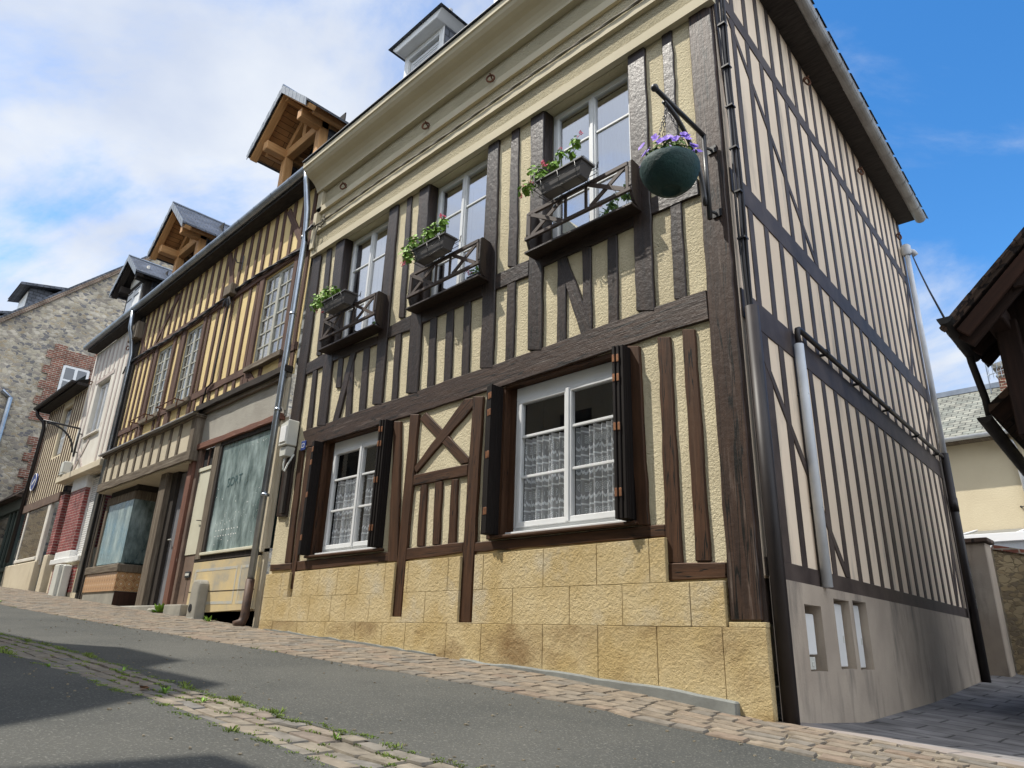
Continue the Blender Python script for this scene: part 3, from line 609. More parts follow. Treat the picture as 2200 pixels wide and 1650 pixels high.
weed(-2.0, -2.92, 12, .05, 'small weed in the channel joints, downhill of the leafy one')
weed(-.93, -2.72, 14, .045, 'tuft of weed at the channel rim nearest the camera')
weed(-3.4, -2.9, 14, .045, 'dark tuft of weed in the shaded part of the channel')
weed(-3.6, -3.32, 12, .045, 'weed on the shaded road side edge of the channel')
weed(-10.6, -.10, 26, .22, 'bright green weed sprouting on the shop doorstep')
weed(-8.35, -.22, 18, .13, 'weed at the foot of the yellow shop wall beside the pipe')
weed(-17.5, -1.95, 20, .2, 'big weed at the pavement edge in front of the red brick pillars')
weed(-13.6, -1.85, 16, .14, 'low weed at the pavement edge below the corner shop window')
mb = MB(); 
for k in range(3):
    p = Vector((-2.62+.07*k, -3.05-.02*k, gz(-2.62, -3.05)-.008)); q = Vector((.06, .02, .012)); s = Vector((-.015, .035, .008*(-1)**k))
    mb.add([p, p+q*.5+s, p+q, p+q*.5-s], [(0,1,2,3)])
gv = MB(); rg = random.Random(77)
for _ in range(420):
    x = rg.uniform(-9, 1.5); y = rg.choice((eP(x)-abs(rg.gauss(0,.12)), lerp(-2.5, -1.0, rg.random()), eN(x)-abs(rg.gauss(0,.2)), eG(x)+abs(rg.gauss(0,.15)))); s = rg.uniform(.003,.009); a = rg.random()*6.28; p = Vector((x, y, gz(x, y)+.001))
    gv.obox(p+Vector((0,0,s*.3)), (cos(a),sin(a),0), (-sin(a),cos(a),0), (0,0,1), s, s*rg.uniform(.5,1), s*.45)
tag(gv.build('gravel', M_['bed']), 'loose pale grit scattered over the asphalt', 'gravel', kind='stuff')
tag(mb.build('fallen_leaf', mat('dry_leaf', (.30,.14,.05), .8)), 'dry brown leaves lying in the drain channel', 'leaf')

# ------------------------------------------------------------------ main house
house = thing('half_timbered_house', (0, 0, 0), 'tall corner house with dark glossy half-timbering, cream roughcast and an ochre base', 'house')
XL = -7.16
def wall_holes(mb, x0, x1, z0, z1, holes, y=0, depth=.14, mi=0):
    xs = sorted({x0, x1, *[h[0] for h in holes], *[h[1] for h in holes]}); zs = sorted({z0, z1, *[h[2] for h in holes], *[h[3] for h in holes]})
    for a, b in zip(xs, xs[1:]):
        for c, d in zip(zs, zs[1:]):
            if any(h[0] <= a and b <= h[1] and h[2] <= c and d <= h[3] for h in holes): continue
            mb.add([(a,y,c),(b,y,c),(b,y,d),(a,y,d)], [(0,1,2,3)], mi)
    for a, b, c, d in holes:
        e = y+depth
        mb.add([(a,y,c),(a,e,c),(a,e,d),(a,y,d)], [(0,1,2,3)], mi); mb.add([(b,y,c),(b,y,d),(b,e,d),(b,e,c)], [(0,1,2,3)], mi)
        mb.add([(a,y,c),(b,y,c),(b,e,c),(a,e,c)], [(0,1,2,3)], mi); mb.add([(a,y,d),(a,e,d),(b,e,d),(b,y,d)], [(0,1,2,3)], mi)
    return mb
U = [(-6.235,-5.083,4.27,6.17),(-4.188,-3.045,4.27,6.17),(-2.125,-.955,4.27,6.17)]
LW = [(-6.10,-4.56,1.36,2.90),(-2.62,-1.06,1.36,2.90)]
mb = wall_holes(MB(), XL, -.02, -.5, 6.3, U+LW)
mb.build('wall', M_['roughcast'], house)
rt = random.Random(41)
def wavy(poly, step=.16, amp=.006):
    out = []; n = len(poly)
    for i in range(n):
        a, b = Vector(poly[i]), Vector(poly[(i+1) % n]); L = (b-a).length; k = max(1, int(L/step)); nn = Vector((-(b-a).y, (b-a).x)).normalized()
        for j in range(k):
            p = a.lerp(b, j/k); 
            if j and L > .3: p = p+nn*rt.uniform(-amp, amp)
            out.append((p.x, p.y))
    return out
for kind, poly in TIMBERS:
    n = len(poly)
    # the long axis of the piece gives the grain
    best = max(((Vector(poly[(i+1) % n])-Vector(poly[i])) for i in range(n)), key=lambda v: v.length)
    zc = sum(p[1] for p in poly)/n
    if kind in ('post', 'stud'):
        best = Vector((poly[3][0]-poly[0][0], poly[3][1]-poly[0][1]))
    front = {'post': -.034, 'stud': -.024, 'rail': -.029, 'brace': -.0265}[kind]+rt.uniform(-.003, .0)
    MB().prism(wavy(poly), .005, front).build(kind, M_['timber_mid'] if (kind == 'rail' and 2.9 < zc < 3.3) or (kind == 'post' and zc < 3.6 and poly[0][0] > -.4) else M_['timber'] if zc > 2.8 else M_['timber_brown'], house, bevel=.008, grain=(best.x, 0, best.y))
# the reveals of the openings are timber too
for (a, b, c, d) in U:
    for q in (a-.004, b-.012): m = MB(); m.box(q, q+.016, -.02, .12, c, d); m.build('jamb', M_['timber'], house, grain=(0,0,1))
for (a, b, c, d) in LW:
    for q in (a-.02, b-.012): m = MB(); m.box(q, q+.032, -.01, .10, c, d); m.build('jamb', M_['timber_brown'], house, grain=(0,0,1))
    m = MB(); m.box(a+.012, b-.012, -.005, .10, d-.012, d+.03); m.build('lintel', M_['timber_brown'], house, grain=(1,0,0))
# plinth: rendered blocks with open joints
c0 = [XL+.04,-6.75,-6.117,-5.473,-4.834,-4.326,-3.916,-3.264,-2.768,-2.0,-1.406,-.851,-.312,.012]
c1 = [XL+.04,-6.806,-6.365,-5.885,-5.4,-5.078,-4.603,-4.19]; c1b = [-4.0,-3.626,-3.11]; c1c = [-2.905,-2.372,-1.703,-1.158,-.552,-.275]
c2 = [XL+.04,-6.669,-6.47]; c2b = [-6.345,-6.101,-5.729,-5.316,-4.87,-4.359,-4.19]; c2c = [-4.0,-3.946,-3.289,-3.11]; c2d = [-2.905,-2.776,-2.004,-1.41,-.893,-.745]
mb = MB(); J = .004
def course(xs, z0, z1, y1=-.062):
    for a, b in zip(xs, xs[1:]):
        aa, bb = a+J*.5, b-J*.5; o = rt.uniform(-.0012, .0012); z0a = z0 if not callable(z0) else None
        lo = [(aa, z0(aa)), (bb, z0(bb))] if z0a is None else [(aa, z0), (bb, z0)]
        t1 = z1(aa) if callable(z1) else z1; t2 = z1(bb) if callable(z1) else z1
        mb.prism([lo[0], lo[1], (bb, t2-J*.5), (aa, t1-J*.5)], .0, y1+o)
gr = lambda x: gz(x, -.05)-.12
low = MB(); keep = mb; mb = low; course(c0, gr, .572); low.build('plinth_base', M_['plinth_low'], house, bevel=.003); mb = keep
for q in (c1, c1b, c1c): course(q, .572, lambda x: .868+.02*(x+7.1)/7*1.0)
tl = lambda x: 1.178+.045*(x+7.1)/6
for q in (c2, c2b, c2c, c2d): course(q, lambda x: .868+.02*(x+7.1)/7, tl)
mb.box(-.258, .012, -.062, 0, .572, .605)
mb.box(-4.19, -4.0, -.062, 0, .572, .63); mb.box(-3.11, -2.905, -.062, 0, .572, .58)
mb.build('plinth', M_['plinth'], house, bevel=.003)
m = MB(); m.box(XL+.05, .005, -.052, -.001, .1, .57); 
for q in ((XL+.05, -4.2), (-3.99, -3.12), (-2.9, -.28)): m.box(q[0], q[1], -.0515, -.001, .57, .86)
for q in ((XL+.05, -6.48), (-6.34, -4.2), (-3.99, -3.12), (-2.9, -.75)): m.box(q[0], q[1], -.051, -.001, .86, 1.165)
m.build('plinth_joint', M_['plinth_dark'], house)
# cement wedge where the base meets the pavement
m = MB(); xs = xs_range(-3.0, -.22, .15); rr = random.Random(2)
top = [(x, lerp(gz(x, -.1)+.015, gz(x, -.1)+.095, (x+3.0)/2.8)+rr.uniform(-.008, .008)) for x in xs]
m.prism([(x, gz(x, -.1)-.1) for x in xs][::-1]+top, -.05, -.115); m.build('footing', M_['footing'], house, bevel=.01)
m = MB(); xs = xs_range(-6.9, -3.4, .12); m.prism([(x, gz(x, -.1)-.1) for x in xs][::-1]+[(x, gz(x, -.1)+.012+rr.uniform(0, .018)) for x in xs], -.05, -.10); m.build('footing', M_['footing'], house)
# cornice: bands, moulding and cove, swept along the front
SD = Vector((-.05505, .99848, 0)); SN = Vector((.99848, .05505, 0))
def front(e, a, b): return Vector((e, a, b))
XR = .03
def band(prof, name, mt, x0=XL, x1=XR):
    m = MB(); pr = prof
    m.sweep(pr, [x0, x1], front); n = len(pr)
    # end caps down to the wall plane
    for e in (x0, x1): m.add([front(e, a, b) for a, b in pr]+[(e, .0, pr[-1][1]), (e, .0, pr[0][1])], [tuple(range(n+2)) if e == x1 else tuple(range(n+1, -1, -1))])
    return m.build(name, mt, house)
band([(-.01,6.165),(-.085,6.165),(-.085,6.285)], 'fascia_board', M_['cornice'])
band([(-.085,6.285),(-.06,6.285),(-.06,6.565)], 'frieze', M_['cornice_rough'])
band([(-.06,6.565),(-.115,6.565),(-.115,6.665),(-.06,6.68)], 'moulding', M_['cornice'])
band([(-.06,6.68),(-.055,6.68),(-.055,6.95)], 'frieze', M_['cornice_rough'])
band([(-.055,6.95),(-.10,6.95),(-.10,7.06),(-.055,7.075)], 'moulding', M_['cornice'])
band([(-.055,7.075),(-.05,7.38)], 'frieze', M_['cornice_rough'])
cove = [(-.05,7.37),(-.135,7.37),(-.14,7.41),(-.16,7.45),(-.20,7.50),(-.25,7.54),(-.31,7.57),(-.36,7.60),(-.40,7.64),(-.42,7.68),(-.44,7.69),(-.44,7.79),(-.02,7.84)]
band(cove, 'cornice', M_['cornice'], XL, XR+.25)
m = MB(); m.box(XL, XL+.10, -.125, -.03, 6.285, 6.96); m.box(XL+.001, XL+.16, -.1, -.03, 6.96, 7.37); m.build('cornice_return', M_['cornice'], house)
m = MB(); m.sweep([(-.455,7.785),(-.47,7.80),(-.46,7.825),(-.30,7.86)], [XL, XR+.3], front); m.build('eave_slates', M_['slate'], house)
# roof (hip over the side wall)
m = MB(); e0 = 7.83
A, B_, D_, E_ = Vector((XL, -.42, e0)), Vector((XR+.3, -.42, e0)), Vector((-.05, 7.5, e0)), Vector((XL, 7.5, e0))
R1, R2 = Vector((XL, 3.6, e0+4.4)), Vector((-3.2, 3.6, e0+4.4))
m.add([A, B_, R2, R1], [(0,1,2,3)]); m.add([B_, D_, R2], [(0,1,2)]); m.add([D_, E_, R1, R2], [(0,1,2,3)]); m.build('roof', M_['slate'], house)
# iron rings under the cornice
def ring(c, ax, name='iron_ring', parent=house, R=.052):
    m = MB(); c = Vector(c); a = Vector(ax).normalized(); u = Vector((0,0,1)); v = a.cross(u)
    pts = [c+(u*cos(t)+v*sin(t))*R for t in [2*pi*i/18 for i in range(19)]]
    m.tube(pts, .013, 6, cap=False); m.tube([c+u*R-a*.1, c+u*R+a*.03], .01, 5); return m.build(name, M_['rust'], parent, smooth=True)
for x in (-6.3, -4.24, -2.95): ring((x, -.14, 7.09), (.5, -1, .2))
# ------------------------------------------------------------------ windows
def window(parent, x0, x1, z0, z1, yf, bars, gm, fw=.055, mid=.1, cm=None, backm=None, backy=.5, mt=None, name='window', toprail=0, caswidth=.045):
    mt = mt or M_['pvc']
    w_ = MB(); w_.box(x0, x1, yf+.012, yf+.06, z0, z0+fw); w_.box(x0, x1, yf+.012, yf+.06, z1-fw-toprail, z1); w_.box(x0, x0+fw, yf+.0125, yf+.06, z0+fw, z1-fw-toprail); w_.box(x1-fw, x1, yf+.0125, yf+.06, z0+fw, z1-fw-toprail)
    o = w_.build(name, mt, parent, bevel=.004)
    xm = (x0+x1)/2; zt = z1-fw-toprail; zb = z0+fw
    for a, b in ((x0+fw, xm), (xm, x1-fw)):
        s = MB(); g0, g1, h0, h1 = a+caswidth, b-caswidth, zb+caswidth*1.2, zt-caswidth
        s.box(a+.004, b-.004, yf-.008, yf+.05, zb, h0); s.box(a+.004, b-.004, yf-.008, yf+.05, h1, zt); s.box(a+.004, g0, yf-.0085, yf+.05, h0, h1); s.box(g1, b-.004, yf-.0085, yf+.05, h0, h1)
        s.build('casement', mt, o, bevel=.005)
        for zz in bars: s = MB(); s.box(g0, g1, yf+.002, yf+.03, zz-.013, zz+.013); s.build('glazing_bar', mt, o, bevel=.003)
        s = MB(); s.box(g0, g1, yf+.018, yf+.024, h0, h1); s.build('pane', gm, o)
    if mid:
        s = MB(); s.box(xm-.022, xm+.022, yf-.02, yf+.01, zb+.01, zt-.01); s.build('mullion', mt, o, bevel=.004)
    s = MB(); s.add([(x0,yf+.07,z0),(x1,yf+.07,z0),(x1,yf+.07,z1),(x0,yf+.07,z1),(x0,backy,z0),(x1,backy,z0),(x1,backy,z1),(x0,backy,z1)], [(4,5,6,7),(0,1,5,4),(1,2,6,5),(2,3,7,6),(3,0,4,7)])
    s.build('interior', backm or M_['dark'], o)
    return o
for a, b, c, d in U:
    w_ = window(house, a+.015, b-.015, c, d-.005, .115, [5.60, 4.95], M_['glass_up'], fw=.05)
    m = MB(); nn = 40
    for q0, q1 in ((a+.1, (a+b)/2-.02), ((a+b)/2+.02, b-.1)):
        vs = []; 
        for i in range(nn+1):
            x = lerp(q0, q1, i/nn); y = .26+.012*sin(i*1.3)
            vs += [(x, y, c+.05), (x, y, d-.08)]
        m.add(vs, [(2*i, 2*i+2, 2*i+3, 2*i+1) for i in range(nn)])
    m.build('net_curtain', M_['net'], w_, smooth=True)
def lace(w_, a, b, c, d, y, seed):
    m = MB(); nn = 60; vs = []
    for i in range(nn+1):
        x = lerp(a, b, i/nn); yy = y+.028*sin(i*.85+seed+.6*sin(i*.2))+.02*sin(i*.33+2*seed)
        vs += [(x, yy, c), (x, yy, d)]
    m.add(vs, [(2*i, 2*i+2, 2*i+3, 2*i+1) for i in range(nn)]); m.build('lace_curtain', M_['lace'], w_, smooth=True)
for (a, b, c, d), sd in zip(LW, (1, 2)):
    fa, fb = (a+.11, b-.12) if sd == 2 else (a+.14, b-.08)
    w_ = window(house, fa-.02, fb+.05, 1.40, 2.885, .07, [2.35, 1.94], M_['glass'], fw=.05, toprail=.09)
    xm = (fa+fb+.03)/2
    for q0, q1 in ((a+.005, fa-.018), (fb+.048, b-.005)): m = MB(); m.box(q0, q1, .075, .139, 1.365, 2.89); m.build('jamb', M_['timber_brown'], house, grain=(0,0,1))
    lace(w_, fa+.06, xm-.05, 1.5, 2.34, .16, sd); lace(w_, xm+.05, fb-.02, 1.5, 2.34, .16, sd+3)
    m = MB(); m.box(a-.06, b+.06, -.075, .07, 1.345, 1.375); m.build('sill', M_['timber_brown'], house, bevel=.008, grain=(1,0,0))
    m = MB(); m.box(fa-.03, fb+.10, -.02, .068, 1.378, 1.40); m.build('sill', M_['pvc'], house, bevel=.004)
    # folded shutters standing open in the reveal, two hinged leaves a side
    for s, x in ((1, a-.02), (-1, b-.075)):
        dep = .175 if sd == 2 else .15
        for k in range(3):
            x0 = x - s*(.032+.036*k) + (0 if s > 0 else -.0)
            m = MB(); xa, xb = sorted((x0, x0+s*.028)); y0 = -dep+.012*k
            m.box(xa, xb, y0, .05, 1.385, 2.90)
            for g in range(5): m.box(xa-.003, xb+.003, y0+.02+g*.035, y0+.027+g*.035, 1.39, 2.895)
            sh = m.build('shutter', M_['shutter'], house, bevel=.003, grain=(0,0,1))
            for zz in (1.60, 2.16, 2.60, 2.78):
                if k < 2: m = MB(); m.box(xa+.003, xb-.001, y0-.006, y0+.03, zz-.035, zz+.035); m.build('hinge', M_['copper'], sh, bevel=.003)
# ------------------------------------------------------------------ balconies
def balcony(x0, x1):
    F = -.185; Zt, Zb = 4.735, 4.42
    m = MB(); m.box(x0-.02, x1+.02, F-.02, .0, 4.235, 4.262); o = m.build('window_balcony', M_['timber'], house, bevel=.005, grain=(1,0,0))
    for s, x in ((-1, x0), (1, x1)):
        pts = [(.0, 4.74), (F+.03, 4.76), (F-.0, 4.735), (F-.005, 4.46)]+[(F+.12*(1-cos(t))-.0, 4.46-.2*sin(t)) for t in [pi/2*i/6 for i in range(7)]]+[(.0, 4.262)]
        m = MB(); to = lambda p, yy, q: Vector((yy, p, q))
        m.prism(pts, x-.0175, x+.0175, to); m.build('side_panel', M_['timber'], o, bevel=.004, grain=(0,0,1))
    m = MB(); m.box(x0+.018, x1-.018, F-.012, F+.02, Zt-.045, Zt); m.build('handrail', M_['grey_brown'], o, bevel=.004, grain=(1,0,0))
    m = MB(); m.box(x0-.03, x1+.01, F-.014, F+.018, Zb-.02, Zb+.02); m.build('lower_rail', M_['grey_brown'], o, bevel=.004, grain=(1,0,0))
    for q in (x0+.03, x1-.03): m = MB(); m.box(q-.015, q+.015, F-.008, F+.016, Zb+.02, Zt-.045); m.build('baluster', M_['grey_brown'], o, grain=(0,0,1))
    L = x1-x0
    for q0, q1 in ((x0+.06, x0+L*.36), (x1-L*.36, x1-.06)):
        m = MB(); m.bar((q0, F+.004, Zb+.02), (q1, F+.004, Zt-.045), .016, .042, (0,0,1)); m.build('cross_bar', M_['grey_brown'], o, grain=(1,0,.6))
        m = MB(); m.bar((q0, F-.004, Zt-.045), (q1, F-.004, Zb+.02), .016, .042, (0,0,1)); m.build('cross_bar', M_['grey_brown'], o, grain=(1,0,-.6))
    for q in (x0+L*.4, x1-L*.4): m = MB(); m.box(q-.013, q+.013, F-.006, F+.014, Zb+.02, Zt-.045); m.build('baluster', M_['grey_brown'], o, grain=(0,0,1))
M_['grey_brown'] = mat('weathered_rail', (.085,.062,.052), .6, (.05,.036,.03), 3, 6, stretch=(10,.8,1), uvspace='UV', spec=.35)
for x0, x1 in ((-6.27,-4.94),(-4.215,-2.935),(-2.19,-.875)): balcony(x0, x1)
# ------------------------------------------------------------------ flower boxes with geraniums
def leafblob(mb, p, n, r, rng, size, up=.5, mi=0):
    for _ in range(n):
        a = rng.random()*2*pi; el = rng.uniform(-.5, 1.3); d = Vector((cos(a)*cos(el), sin(a)*cos(el), sin(el)))
        c = Vector(p)+d*r*rng.random()**.6; nn = (d+Vector((0,-.4,up))+Vector((rng.uniform(-.5,.5), rng.uniform(-.5,.5), rng.uniform(-.3,.3)))).normalized()
        u = nn.orthogonal().normalized(); v = nn.cross(u); s = size*rng.uniform(.6, 1.25); k = 7
        ring_ = [c+(u*cos(2*pi*i/k)+v*sin(2*pi*i/k))*s*(1 if i else .45)*(1+.12*(-1)**i)+nn*s*.18 for i in range(k)]
        mb.add([c]+ring_, [(0, 1+i, 1+(i+1) % k) for i in range(k)], mi)
def flower(mb, p, rng, s, n=7):
    for _ in range(n):
        c = Vector(p)+Vector((rng.uniform(-1,1), rng.uniform(-1,1), rng.uniform(-1,1)))*s; a = rng.random()*2*pi
        for k in range(4):
            t = a+k*pi/2; d = Vector((cos(t), rng.uniform(-.6,.6), sin(t)))*s*.8; q = d.orthogonal().normalized()*s*.32
            mb.add([c, c+d*.6+q, c+d, c+d*.6-q], [(0,1,2,3)])
def flower_box(x0, x1, zt, yc, label, seed, spots, blooms, tilt=0):
    rng = random.Random(seed); xm = (x0+x1)/2; L = (x1-x0)/2
    t = thing('flower_box', (xm, yc, zt-.16), label, 'flower box', 'flower boxes hung on the window balconies')
    rot = Matrix.Rotation(tilt, 4, 'X'); base = Vector((xm, yc, zt))
    m = MB(); T_, Bm = .095, .065
    def R(x, y, z): return base+(rot @ Vector((x, y, z)))
    o8 = [R(s*l, q*w_, z) for z, l, w_ in ((0, L, T_), (-.165, L-.05, Bm)) for s, q in ((-1,-1),(1,-1),(1,1),(-1,1))]
    m.add(o8, [(0,1,5,4),(1,2,6,5),(2,3,7,6),(3,0,4,7),(7,6,5,4)])
    i8 = [R(s*l, q*w_, z) for z, l, w_ in ((0, L-.012, T_-.012), (-.03, L-.016, T_-.016)) for s, q in ((-1,-1),(1,-1),(1,1),(-1,1))]
    m.add(i8, [(0,4,5,1),(1,5,6,2),(2,6,7,3),(3,7,4,0),(4,7,6,5)])
    m.add(o8[:4]+i8[:4], [(0,4,5,1),(1,5,6,2),(2,6,7,3),(3,7,4,0)])
    for q in (-1, 1): m.obox(R(0, q*(T_+.004), -.012), (1,0,0), rot @ Vector((0,1,0)), rot @ Vector((0,0,1)), L+.008, .006, .014)
    for q in (-1, 1): m.obox(R(q*(L+.004), 0, -.012), (1,0,0), rot @ Vector((0,1,0)), rot @ Vector((0,0,1)), .006, T_+.012, .014)
    m.build('trough', M_['trough'], t, bevel=.004)
    m = MB(); r_ = .004; Lw, Tw = L+.04, T_+.02
    for z, l, w_ in ((-.03, Lw, Tw), (-.10, Lw-.01, Tw-.01), (-.185, L-.02, Bm+.01)):
        m.tube([R(-l,-w_,z), R(l,-w_,z), R(l,w_,z), R(-l,w_,z), R(-l,-w_,z)], r_, 5)
    for x in (-L*.75, 0, L*.75):
        m.tube([R(x, T_+.03, .02), R(x, Tw, -.03), R(x, Bm+.01, -.185), R(x, -Bm-.01, -.185), R(x, -Tw, -.03)], r_, 5)
    for s in (-1, 1):
        x = s*(L+.03); m.tube([R(x, Tw, -.03), R(x, Tw+.02, .05), R(x-s*.03, Tw+.035, .06), R(x-s*.04, Tw+.04, -.02)], r_, 5)
    m.build('wire_holder', M_['black_metal'], t, smooth=True)
    m = MB(); st = MB()
    for (dx, dy, dz, rr_, n) in spots:
        c = R(dx, dy, dz); leafblob(m, c, n, rr_, rng, .027)
        for _ in range(3): st.tube([R(dx*.6+rng.uniform(-.04,.04), 0, -.02), (R(dx*.8, dy*.5, dz*.6)), c+Vector((rng.uniform(-rr_,rr_), rng.uniform(-rr_,rr_), rng.uniform(0,rr_)))*.6], .003, 4)
    f = MB()
    for (dx, dy, dz, s, n) in blooms:
        c = R(dx, dy, dz); flower(f, c, rng, s, n); near = min(spots, key=lambda q: (q[0]-dx)**2+(q[2]-dz)**2)
        st.tube([R(near[0], near[1], near[2]), R((dx+near[0])/2, (dy+near[1])/2, (dz+near[2])/2+.02), c], .0022, 4)
    m.build('foliage', M_['leaf'], t); st.build('stem', M_['leaf2'], t); f.build('blossom', M_['pink'], t)
flower_box(-5.93, -5.36, 4.83, -.32, 'grey flower box with drooping geranium on the balcony nearest the zinc downpipe', 31,
   [(-.26,-.05,.09,.14,80),(-.42,-.08,.03,.14,70),(-.08,-.03,.10,.10,50),(-.36,-.10,-.05,.10,36),(-.55,-.06,.02,.09,26)], [(-.45,0,.13,.018,6),(-.56,-.02,-.04,.02,7),(-.36,-.03,-.12,.018,6),(-.3,-.05,-.03,.016,5),(-.2,0,.15,.014,4)])
flower_box(-3.90, -3.30, 4.86, -.32, 'grey flower box with the bushiest geranium, on the middle balcony', 32,
   [(-.1,-.03,.11,.14,80),(.06,-.02,.16,.10,54),(.14,0,.23,.08,40),(-.28,-.07,.05,.14,76),(-.42,-.09,-.03,.11,44),(-.34,-.10,-.14,.07,20)], [(-.42,0,.16,.026,9),(-.36,-.02,.12,.024,8),(.12,0,.34,.028,9),(-.55,-.04,-.06,.026,9),(.08,0,.26,.014,4)])
flower_box(-1.84, -1.25, 4.84, -.34, 'grey flower box with leggy geranium on the balcony nearest the hanging basket', 33,
   [(-.3,-.06,.06,.14,84),(-.44,-.08,-.03,.10,44),(-.12,-.02,.14,.08,34),(-.05,0,.24,.06,22),(.10,0,.17,.07,26),(.14,0,.29,.065,26)], [(-.28,0,.26,.03,8),(-.53,-.02,.08,.024,7),(-.42,-.04,.08,.022,6),(-.56,-.04,-.02,.022,7),(.2,0,.36,.022,6),(-.06,0,.33,.016,4),(-.24,-.03,.02,.018,5)])
# ------------------------------------------------------------------ wall bracket and hanging basket
BX, BZ = -.135, 4.655
t = thing('wall_bracket', (BX, -.1, 3.8), 'black iron bracket with a ball end on the corner post, carrying the green bowl', 'bracket')
m = MB(); m.tube([(BX,-.12,3.80),(BX,-.12,BZ+.005)], .021, 12); m.build('upright', M_['black_metal'], t, smooth=True)
m = MB(); m.tube([(BX,-.11,BZ),(BX,-.86,BZ)], .021, 12); m.build('arm', M_['black_metal'], t, smooth=True)
m = MB(); m.lathe((BX,-.885,BZ), [(.001,-.032)]+[(.032*cos(a), .032*sin(a)) for a in [-pi/2+pi*i/10 for i in range(1,10)]]+[(.001,.032)], 16); m.build('ball_end', M_['black_metal'], t, smooth=True)
m = MB(); m.tube([(BX-.01, -.16-.58*(1-cos(a)), 3.92+.70*sin(a)) for a in [pi/2*i/14 for i in range(15)]], .02, 10); m.build('curved_brace', M_['black_metal'], t, smooth=True)
for z in (4.53, 3.88):
    m = MB(); m.tube([(BX,-.12,z),(BX+.03,-.03,z)], .012, 8); m.box(BX-.01, BX+.07, -.05, -.03, z-.035, z+.035); m.build('wall_fixing', M_['black_metal'], t)
hx, hy = -.137, -.72
t = thing('hanging_basket', (hx, hy, 3.7), 'round dark green bowl of purple petunias hung on chains from the iron bracket', 'hanging basket')
bc = Vector((hx, hy, 3.955)); Rb = .232
m = MB(); prof = [(.085,-.19),(.14,-.165),(.185,-.12),(.216,-.065),(.232,-.015),(.234,.015),(.229,.038),(.222,.05),(.212,.052),(.207,.03),(.001,.02)]
m.lathe(bc, [(.001,-.175),(.070,-.175),(.074,-.194),(.085,-.19)]+prof[1:], 48); m.build('bowl', M_['bowl'], t, smooth=True)
hook = Vector((hx, hy, BZ-.03))
for k in range(3):
    a = 2*pi*k/3+.5; p0 = hook-Vector((0,0,.06)); p1 = bc+Vector((cos(a)*.19, sin(a)*.20, .05)); m = MB(); n = 15
    d = (p1-p0); ud = d.normalized(); s1 = ud.orthogonal().normalized(); s2 = ud.cross(s1)
    for i in range(n):
        c = p0+d*(i+.5)/n; sd_ = s1 if i % 2 else s2; hl = d.length/n*.62
        m.tube([c+ud*hl*cos(q)+sd_*.0085*sin(q) for q in [2*pi*j/10 for j in range(11)]], .0028, 5, cap=False)
    m.build('chain', M_['chain'], t, smooth=True)
m = MB(); m.tube([hook+Vector((0,0,.055)), hook+Vector((0,.02,.03)), hook, hook+Vector((0,-.012,-.03)), hook+Vector((0,0,-.07))], .005, 6); m.build('hook', M_['chain'], t, smooth=True)
rng = random.Random(8); m = MB(); f = MB()
for a in range(12):
    q = a/12*2*pi; leafblob(m, bc+Vector((cos(q)*.17, sin(q)*.18, .085)), 30, .06, rng, .018)
leafblob(m, bc+Vector((0,0,.14)), 80, .13, rng, .018)
m.build('foliage', M_['leaf2'], t)
for _ in range(34):
    q = rng.random()*2*pi; rr = rng.uniform(.08, .24); c = bc+Vector((cos(q)*rr, sin(q)*rr, rng.uniform(.11,.24)-.45*max(0, rr-.16)))
    nn = (Vector((cos(q)*.6, sin(q)*.6-.6, .5))).normalized(); u = nn.orthogonal().normalized(); v = nn.cross(u); s = rng.uniform(.026,.04)
    f.add([c-nn*.015]+[c+(u*cos(2*pi*i/10)+v*sin(2*pi*i/10))*s*(1+.12*(-1)**i) for i in range(10)], [(0,1+i,1+(i+1) % 10) for i in range(10)])
f.build('blossom', M_['violet'], t)
# ------------------------------------------------------------------ boxes, plates and cables on the front
t = thing('meter_box', (-6.95,-.02,2.8), 'pale electricity box with a sloping lid fixed beside the zinc downpipe', 'meter box')
m = MB(); m.prism([(-7.06,2.95),(-6.83,2.95),(-6.83,3.33),(-7.06,3.29)], -.03, -.20); m.build('box', M_['plastic'], t, bevel=.012)
m = MB(); m.box(-7.03,-6.86,-.212,-.198,3.0,3.24); m.build('cover', M_['white_paint'], t, bevel=.004)
m = MB(); m.prism([(-7.04,2.80),(-6.88,2.80),(-6.85,2.94),(-7.06,2.94)], -.03, -.17); m.build('lower_box', M_['plastic'], t, bevel=.01)
m = MB(); m.tube([(-6.95,-.12,2.81),(-6.95,-.13,2.70),(-6.93,-.14,2.60),(-6.87,-.14,2.58),(-6.84,-.12,2.68),(-6.84,-.05,2.83)], .014, 8); m.build('cable', M_['plastic'], t, smooth=True)
m = MB(); m.box(-6.97,-6.90,-.08,-.03,2.0,2.8); m.build('cable_duct', M_['black_wood'], t)
t = thing('house_number_plate', (-6.62,-.03,2.9), 'small blue enamel plate with a pale rim at the left end of the long beam', 'plate')
m = MB(); m.box(-6.685,-6.555,-.045,-.03,2.86,3.0); m.build('plate', M_['blue'], t, bevel=.012)
m = MB(); m.box(-6.655,-6.585,-.0475,-.0445,2.90,2.906); m.box(-6.655,-6.585,-.0475,-.0445,2.954,2.96); m.box(-6.655,-6.649,-.0475,-.0445,2.906,2.954); m.box(-6.591,-6.585,-.0475,-.0445,2.906,2.954); m.build('rim', M_['white'], t)
def cable(name, pts, r, mt, label, n=7):
    m = MB(); m.tube(pts, r, n); o = m.build(name, mt, None, smooth=True); return tag(o, label, 'cable')
rr = random.Random(4); xs = xs_range(-7.0, .0, .11); z0 = 6.70
m = MB()
